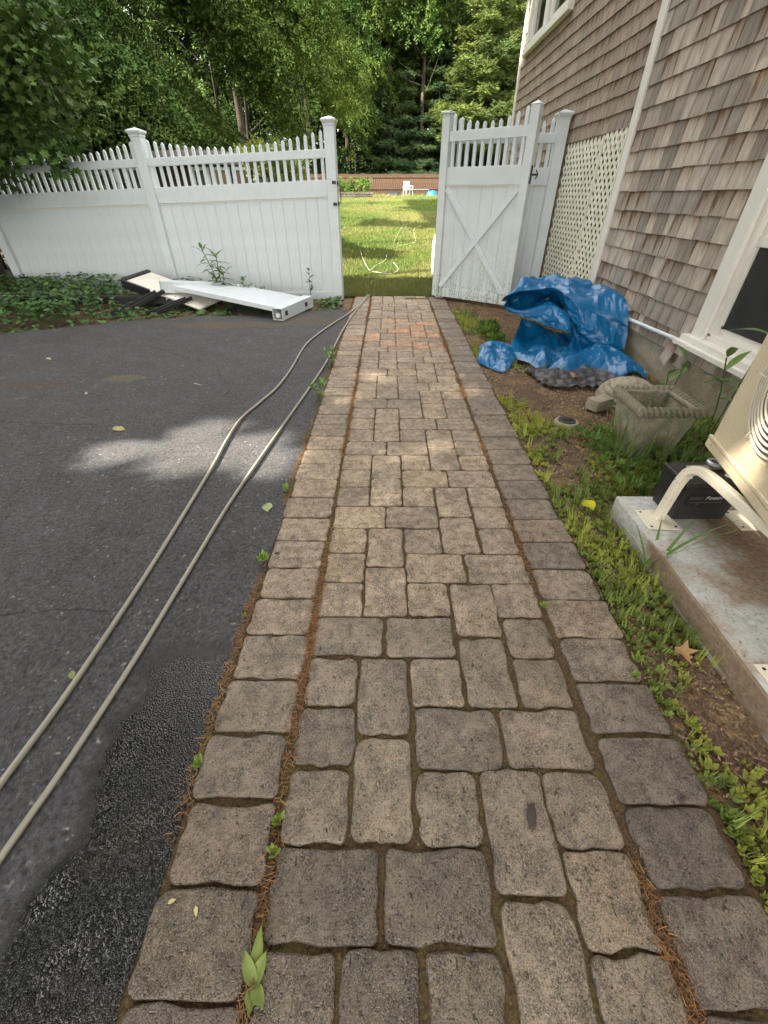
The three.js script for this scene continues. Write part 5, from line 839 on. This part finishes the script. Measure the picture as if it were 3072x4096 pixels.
// mown lawn
const lawnCol = (p) => { const t = sstep(0.38, 0.68, fbm(p.x * 0.5 + 4 + p.z * 0.12, p.z * 0.33, 3)), s = 0.5 + 0.5 * Math.sin((p.x * 0.35 - p.z) * 1.9); return [lerp(0.105, 0.215, 0.7 * t + 0.15 * s), lerp(0.16, 0.21, 0.7 * t + 0.2 * s), lerp(0.03, 0.06, t)]; };
GP.turf.forEach((g, k) => scatter('lawn_grass', g, leafMatte, 30000, () => { const d = 6.84 + 39 * Math.pow(rnd(), 1.9), hw = 0.9 + (d - 6.8) * 0.20, x = R(-hw, hw + 0.4); return V3(x, rise(-d) - 0.01, -d); }, (p) => R(0.7, 1.2) * (1 + 0.05 * (-p.z - 6.8)), lawnCol, k ? 'short mown lawn grass, drier blades, beyond the gateway' : 'short mown lawn grass beyond the gateway', 'grass'));
scatter('lawn_grass', GP.tuft[0], leafMatte, 900, () => V3(R(-0.7, 1.7), -0.01, R(-6.85, -7.4)), [0.4, 0.8], lawnCol, 'longer grass growing along the end of the paver walk', 'grass');
// weeds of the right-hand bed
const onSlab = (x, z) => x > 1.05 && z > -1.62, onPlanter = (x, z) => Math.abs(x - 1.505) < 0.13 && Math.abs(z + 2.25) < 0.13;
const bedY = (x, z) => -0.014 + 0.03 * (fbm(x * 5, z * 5, 3) - 0.5) * sstep(0.80, 1.0, x);
const cover = (x, z) => { if (onSlab(x, z) || onPlanter(x, z) || x < 0.812) return 0; const d = -z; let k = fbm(x * 3.1 + 5, z * 3.1, 3); const bare = Math.exp(-(((x - 1.28) / 0.25) ** 2 + ((z + 2.95) / 0.35) ** 2)) * 0.9 + Math.exp(-(((x - 1.35) / 0.25) ** 2 + ((z + 5.4) / 0.7) ** 2)) * 0.6 + Math.exp(-(((x - 0.98) / 0.12) ** 2 + ((z + 0.6) / 0.25) ** 2)) * 0.22; if (d > 1.1 && d < 2.6) k += 0.20; if (d > 2.5) k -= 0.04; if (d < 1.1) k += 0.05; return clamp((k - bare - 0.385) * 3.0) * 0.52; };
const bedPoint = (thr = 0) => () => { const x = R(0.81, 2.15), z = R(-6.3, 0.4); return rnd() < cover(x, z) - thr ? V3(x, bedY(x, z) + 0.004, z) : null; };
const weedCol = (p) => { const t = fbm(p.x * 4 + 9, p.z * 4, 2); return t > 0.44 ? [0.29, 0.32, 0.055] : [0.17, 0.225, 0.045]; };
GP.clover.forEach((g, k) => scatter('clover', g, leafWhite, [24000, 22000, 11000][k], bedPoint(), [0.45, 1.05], weedCol, ['low clover carpet in the bed beside the walk', 'tiny-leaved clover in the bed beside the walk', 'broader weeds mixed into the clover beside the walk'][k], 'weeds'));
scatter('weed_grass', GP.tuft[0], leafMatte, 9000, bedPoint(0.0), [0.25, 0.65], weedCol, 'thin grass growing among the clover of the bed', 'grass');
scatter('long_grass', blade(8, 0.36, 0.006, 1.5), leafMatte, 40, () => { const a = R(0, 6.28), r = R(0.16, 0.36), x = 1.56 + Math.cos(a) * r, z = -2.15 + Math.sin(a) * r * 0.9; return x > 2.1 || onSlab(x, z) ? null : V3(x, -0.01, z); }, [0.5, 1.0], () => [0.13, 0.20, 0.045], 'long arching grass growing round the square planter', 'grass');
scatter('leafy_weeds', rosette(9, 0.052, 0.020, 1.1), leafWhite, 260, () => { const x = R(1.15, 2.05), z = R(-2.45, -1.66); return onPlanter(x, z) ? null : V3(x, R(-0.01, 0.07), z); }, [0.6, 1.2], () => [0.12, 0.21, 0.04], 'bright leafy weeds between the planter and the slab', 'weeds');
scatter('leafy_weeds', rosette(9, 0.07, 0.028, 1.1), leafWhite, 60, () => V3(R(0.98, 1.2), R(0, 0.06), R(-5.0, -4.3)), [0.6, 1.1], () => [0.12, 0.20, 0.035], 'leafy weeds left of the tarp heap', 'weeds');
scatter('leaf_litter', GP.chip, leafMatte, 9000, () => { const x = R(0.815, 2.15), z = R(-6.3, 0.4); return onSlab(x, z) ? null : V3(x, bedY(x, z) + 0.004, z); }, [0.3, 0.9], () => pick([[0.22, 0.13, 0.07], [0.30, 0.20, 0.11], [0.14, 0.09, 0.06], [0.34, 0.26, 0.17]]), 'dry leaf crumbs strewn over the soil of the bed', 'litter');
// moss, needles and crumbs in the joints
const jointLine = () => { const q = rnd(); if (q < 0.42) return V3(0.568 + R(-0.020, 0.018), -0.010, -R(-0.3, 6.7)); if (q < 0.84) return V3(-0.257 + R(-0.012, 0.012), -0.010, -R(-0.3, 6.7)); return V3(-0.497 + R(-0.014, 0.006), -0.004, -R(0.3, 6.6)); };
scatter('joint_moss', GP.moss, std({ color: lin(1, 1, 1), roughness: 1 }), 16000, () => { const p = jointLine(); p.y -= 0.002; return vn(p.x * 30, p.z * 3.1) > 0.36 ? p : null; }, [0.25, 0.75], () => pick([[0.12, 0.12, 0.025], [0.16, 0.15, 0.03], [0.13, 0.09, 0.04], [0.10, 0.11, 0.03]]), 'moss growing in the long joints of the walk', 'moss');
scatter('joint_moss', GP.moss, std({ color: lin(1, 1, 1), roughness: 1 }), 11000, () => { const x = R(-0.25, 0.56), z = R(-3.6, 0.3), fx = (x - X0) / UX, fz = (-z - 0.3) / UL, a = Math.abs(fx - Math.round(fx)), b = Math.abs(fz * 2 - Math.round(fz * 2)); return (a < 0.03 || b < 0.05) && vn(x * 20, z * 20) > 0.45 ? V3(x, -0.010, z) : null; }, [0.2, 0.6], () => pick([[0.12, 0.12, 0.025], [0.14, 0.10, 0.04]]), 'moss specks in the cross joints of the walk', 'moss');
scatter('pine_needles', GP.needle, std({ color: lin(1, 1, 1), roughness: 0.9 }), 46000, () => { const p = jointLine(), k = vn(p.x * 5 + 3, p.z * 2.2); if (k < 0.30 + 0.35 * rnd()) return null; p.y = R(-0.008, 0.003); p.x += R(-0.008, 0.008); p.x += R(-0.012, 0.012); return p; }, [0.3, 1.0], () => pick([[0.26, 0.12, 0.045], [0.32, 0.18, 0.08], [0.17, 0.085, 0.035], [0.12, 0.07, 0.035]]), 'rust brown pine needles drifted into the joints of the walk', 'needles');
// ivy along the fence foot
{
  const ivy = [lobed(IVY, 0.062), lobed(IVY, 0.078)], inBed = (x, z) => { const edge = x > -3 ? lerp(-5.95, -5.37, (-0.5 - x) / 2.5) : lerp(-5.37, -3.1, (-3 - x) / 4.2); return z < edge - 0.02 && z > -6.70 - 0.0836 * (-0.725 - x); };
  const hump = (x, z) => { const edge = x > -3 ? lerp(-5.95, -5.37, (-0.5 - x) / 2.5) : lerp(-5.37, -3.1, (-3 - x) / 4.2), d = edge - z; return clamp(d / 0.25) * (0.05 + 0.21 * sstep(-1.4, -3.2, x) * (0.6 + 0.8 * fbm(x * 2.5, z * 2.5, 2))); };
  ivy.forEach((g, k) => scatter('ivy', g, leafWhite, [9000, 5200][k], () => { const x = R(-6.6, -0.66), z = R(-7.1, -3.4); if (!inBed(x, z)) return null; if (x > -2.3 && fbm(x * 4, z * 4, 2) < 0.42) return null; let H = hump(x, z); if (x > -3.6 && x < -1.7 && z > -6.6 && z < -5.5) { if (rnd() < 0.6) return null; H = 0.03; } if (Math.abs(z + 5.96) < 0.10 && x > -5.2 && x < -2.7 && H > 0.11 && rnd() < 0.92) return null; return V3(x, H * R(0.35, 1.05) - 0.02, z); }, [0.7, 1.25], (p) => (rnd() < 0.25 && p.z < -6.2 ? [0.17, 0.27, 0.05] : [0.065, 0.145, 0.036]), k ? 'larger ivy leaves along the foot of the white fence' : 'ivy carpet between the driveway and the white fence', 'ivy'));
}
// ---------------------------------------------------------------- single plants and fallen leaves
seed = 91;
function stemPlant(name, label, pos, stems, leafLen, leafW, col, o = {}) {   // upright stems with leaves up their length
  const t = thing(name, label, o.cat ?? 'plant', pos, 0, o.group), st = [], lv = [];
  for (const [dx, dz, h, x0 = 0, z0 = 0] of stems) {
    const a = V3(x0, -0.01, z0), b = V3(x0 + dx * 0.4, h * 0.55, z0 + dz * 0.4), c = V3(x0 + dx, h, z0 + dz), cu = new THREE.CatmullRomCurve3([a, b, c]); st.push(new THREE.TubeGeometry(cu, 10, o.r ?? 0.0035, 5));
    const n = Math.round(h / (o.gap ?? 0.022)); for (let i = o.skip ?? 2; i <= n; i++) { const p = cu.getPoint(i / n), an = i * (o.turn ?? 2.4) + R(-0.3, 0.3), k = (o.topSmall ? 1.15 - 0.5 * i / n : 1) * R(0.8, 1.15), up = i > n - 3 ? 1.2 : (o.up ?? 0.35), d = V3(Math.cos(an), up, Math.sin(an)).normalize(); lv.push([p, d, V3(-Math.sin(an), 0, Math.cos(an)), leafLen * k, leafW * k, o.droop ?? 0.35, o.mid ?? 0.4]); }
  }
  part('stem', merge(st), leafMat(0.10, 0.13, 0.04), t); part('leaves', smoothLeaves(lv.map((q) => q.slice(0, 6)), 6), leafMat(...col), t).userData.kind = 'stuff'; return t;
}
stemPlant('tall_weed', 'tall upright weed with narrow leaves against the white fence', [-2.30, 0, -6.42], [[-0.16, 0, 0.62], [0.02, 0.02, 0.56], [0.08, 0.03, 0.36], [-0.05, 0.04, 0.30]], 0.15, 0.040, [0.12, 0.20, 0.06], { gap: 0.026, r: 0.005, droop: 0.3, up: 0.12 });
stemPlant('broad_weed', 'low weed with broad leaves right of the tall weed', [-2.02, 0, -6.38], [[0.05, 0, 0.28], [-0.05, 0.02, 0.20], [0.10, 0.02, 0.18]], 0.085, 0.045, [0.07, 0.15, 0.035], { gap: 0.035 });
stemPlant('seedling', 'thin seedling before the end of the white fence', [-1.10, 0, -6.50], [[0.01, 0, 0.36], [0.03, 0.02, 0.22]], 0.07, 0.04, [0.075, 0.155, 0.04], { gap: 0.05, r: 0.003 });
{ const t = thing('hosta', 'small hosta with pale edged leaves beside the fallen panel', 'plant', [-1.78, 0, -6.40]); part('leaves', rosette(16, 0.20, 0.065, 0.9), leafMat(0.16, 0.24, 0.08), t).userData.kind = 'stuff'; part('pale_leaves', rosette(9, 0.19, 0.04, 1.1), leafMat(0.45, 0.48, 0.30), t).userData.kind = 'stuff'; }
stemPlant('path_weed', 'leafy weed at the left edge of the walk, further of two', [-0.502, 0, -3.68], [[0.03, 0.02, 0.15], [-0.04, 0, 0.12], [0.02, -0.04, 0.10]], 0.065, 0.024, [0.13, 0.23, 0.035], { gap: 0.018, group: 'weeds along the walk edge' });
stemPlant('path_weed', 'leafy weed at the left edge of the walk, nearer of two', [-0.505, 0, -2.95], [[0.04, 0.03, 0.12], [-0.05, 0.02, 0.10], [0.0, -0.04, 0.11]], 0.065, 0.022, [0.12, 0.22, 0.035], { gap: 0.018, group: 'weeds along the walk edge' });
[[-0.494, -0.47, 'small sprout at the edge of the wet asphalt beside the walk', 0.03], [-0.258, -0.345, 'yellow-green sprout in the left joint beside the muddy paver', 0.03], [-0.256, -0.285, 'pale sprout in the left joint just below the first one', 0.028], [0.572, -1.01, 'pale sprout in the right joint of the walk', 0.028], [0.775, -0.735, 'single sprout on the right edge of the walk', 0.03], [-0.510, -1.24, 'clump of small weeds beside the left border pavers', 0.05], [-0.506, -0.955, 'tiny sprout beside the left border, above the wet patch', 0.02], [-0.515, -1.75, 'mossy weed clump at the left edge of the walk', 0.045]].forEach(([x, z, label, s]) => { const t = thing('sprout', label, 'sprout', [x, -0.004, z], R(0, 6)); part('leaves', rosette(8, s, s * 0.45, 1.0), leafMat(0.20, 0.28, 0.05), t).userData.kind = 'stuff'; });
{ const t = thing('dock_weed', 'weed with long pale leaves in the joint of the nearest pavers', 'weed', [-0.250, -0.006, -0.085], 0.6); const l = []; for (const [a, len, up] of [[0.95, 0.085, 0.7], [0.55, 0.055, 0.9], [1.5, 0.06, 0.9], [-1.4, 0.045, 0.6], [-2.1, 0.04, 0.5]]) l.push([V3(0, 0, 0), V3(Math.cos(a), up, -Math.sin(a)).normalize(), V3(Math.sin(a), 0, Math.cos(a)), len, 0.024, 0.25, 0.22]); part('leaves', smoothLeaves(l), leafMat(0.21, 0.27, 0.07), t).userData.kind = 'stuff'; }
stemPlant('lance_weed', 'tall weed with lance-shaped leaves between condenser and house wall', [1.93, 0, -2.30], [[-0.02, 0.12, 0.86], [0.05, 0.16, 0.74, 0.04, 0.05], [-0.10, -0.02, 0.5, -0.02, 0.02]], 0.19, 0.042, [0.13, 0.22, 0.05], { gap: 0.085, r: 0.004, skip: 3, droop: 0.45 });
stemPlant('lance_weed', 'shorter lance-leaved weed behind the square planter', [1.74, 0, -2.52], [[0.02, 0, 0.42], [-0.07, 0.02, 0.34]], 0.11, 0.034, [0.10, 0.19, 0.045], { gap: 0.06, r: 0.003 });
{ // broad grass clump rooted at the slab edge
  const t = thing('grass_clump', 'tall arching grass clump rooted at the edge of the slab', 'grass', [1.045, -0.01, -1.20]); const st = [];
  for (const [a, h, w, lean] of [[0.3, 0.34, 0.016, 0.25], [1.2, 0.30, 0.014, 0.3], [2.2, 0.22, 0.010, 0.4], [-0.6, 0.26, 0.012, 0.4], [-1.8, 0.20, 0.010, 0.5], [3.4, 0.24, 0.010, 0.35], [0.9, 0.36, 0.013, 0.15], [-2.7, 0.18, 0.009, 0.6], [5.2, 0.25, 0.011, 0.8]]) st.push([V3(R(-0.02, 0.02), 0, R(-0.03, 0.03)), V3(Math.cos(a) * lean, 1, Math.sin(a) * lean).normalize(), V3(-Math.sin(a), 0, Math.cos(a)), h, w, 0.30, 0.45]);
  part('blades', smoothLeaves(st.map((q) => q.slice(0, 6)), 10), leafMat(0.11, 0.20, 0.045), t).userData.kind = 'stuff';
}
function fallen(x, z, y, len, w, col, label, turn, lobe) { const g = lobe ? (() => { const q = lobed(MAPLE.map(([a, r]) => [a + R(-0.06, 0.06), r * R(0.8, 1.15)]), len), p = q.attributes.position; for (let i = 0; i < p.count; i++) p.setY(i, p.getY(i) + 0.25 * len * (vn(p.getX(i) * 60, p.getZ(i) * 60) - 0.4) + p.getX(i) * p.getX(i) / len * 0.9); q.computeVertexNormals(); return q; })() : smoothLeaves([[V3(0, 0, -len / 2), V3(0, 0, 1), V3(1, 0, 0), len, w, 0.06, 0.16]]); const m = solo('fallen_leaf', g, leafMat(...col, { roughness: 0.8 }), label, 'leaf'); m.position.set(x, y + 0.004, z); m.rotation.set(R(-0.1, 0.1), turn, R(-0.1, 0.1)); return m; }
fallen(-1.72, -2.43, -0.004, 0.085, 0.05, [0.42, 0.40, 0.17], 'pale yellow leaf on the middle of the driveway', 1.4); fallen(-0.575, -1.60, -0.004, 0.06, 0.05, [0.36, 0.42, 0.22], 'pale green leaf on the asphalt beside the walk', 0.3); fallen(0.953, -1.605, 0.02, 0.075, 0.065, [0.55, 0.52, 0.03], 'bright yellow leaf lying on the clover', 0.2);
fallen(-0.984, -0.72, -0.004, 0.035, 0.02, [0.25, 0.30, 0.10], 'small green leaf under the outer hose', 0.7); fallen(-3.1, -3.85, -0.004, 0.06, 0.03, [0.45, 0.40, 0.25], 'small tan leaf far left on the driveway', 1.2); fallen(-1.51, -3.23, -0.004, 0.09, 0.012, [0.40, 0.38, 0.33], 'thin grey twig-like leaf in the middle of the driveway', 1.1); fallen(-2.28, -3.03, -0.004, 0.05, 0.02, [0.42, 0.38, 0.30], 'curled pale leaf left of the thin twig-like leaf', 0.4);
fallen(0.945, -0.84, 0.01, 0.075, 0.07, [0.40, 0.24, 0.11], 'large dry orange-brown leaf on the bare soil by the walk', 0.6, true); fallen(1.46, -3.32, 0.03, 0.08, 0.07, [0.45, 0.26, 0.14], 'curled tan leaf before the black sheeting', 2.0, true);
fallen(-0.395, -0.185, 0.002, 0.018, 0.008, [0.62, 0.56, 0.28], 'tiny yellow leaf on the near left border paver', 0.3); fallen(-0.452, -0.20, 0.002, 0.016, 0.008, [0.62, 0.56, 0.28], 'tiny yellow leaf at the outer corner of the near left border paver', 2.0);
{ // bark chip and stones on the walk
  const chip = (x, z, s, label) => { const g = new THREE.IcosahedronGeometry(s, 2), p = g.attributes.position; for (let i = 0; i < p.count; i++) { const k = 0.8 + 0.4 * vn(p.getX(i) * 120 + x * 9, p.getZ(i) * 120); p.setXYZ(i, p.getX(i) * k * 0.45, p.getY(i) * k * 0.3, p.getZ(i) * k); } g.computeVertexNormals(); const m = solo('bark_chip', g, std({ color: lin(0.055, 0.042, 0.036), roughness: 0.95 }), label, 'bark'); m.position.set(x, 0.006, z); m.rotation.y = R(0, 3); };
  chip(0.352, -0.36, 0.026, 'dark oval bark chip on a standing paver near the right joint'); chip(0.548, -0.86, 0.013, 'dark bark crumb on a small right-hand paver'); chip(0.735, -0.40, 0.012, 'dark bark crumb near the right edge of the walk'); chip(-0.395, -0.87, 0.011, 'dark crumb on a left border paver'); chip(-0.46, -1.28, 0.012, 'dark crumb on the left border, further up the walk'); chip(0.30, -1.94, 0.016, 'small dark twig bit on the middle of the walk');
}
renderer.render(scene, camera);
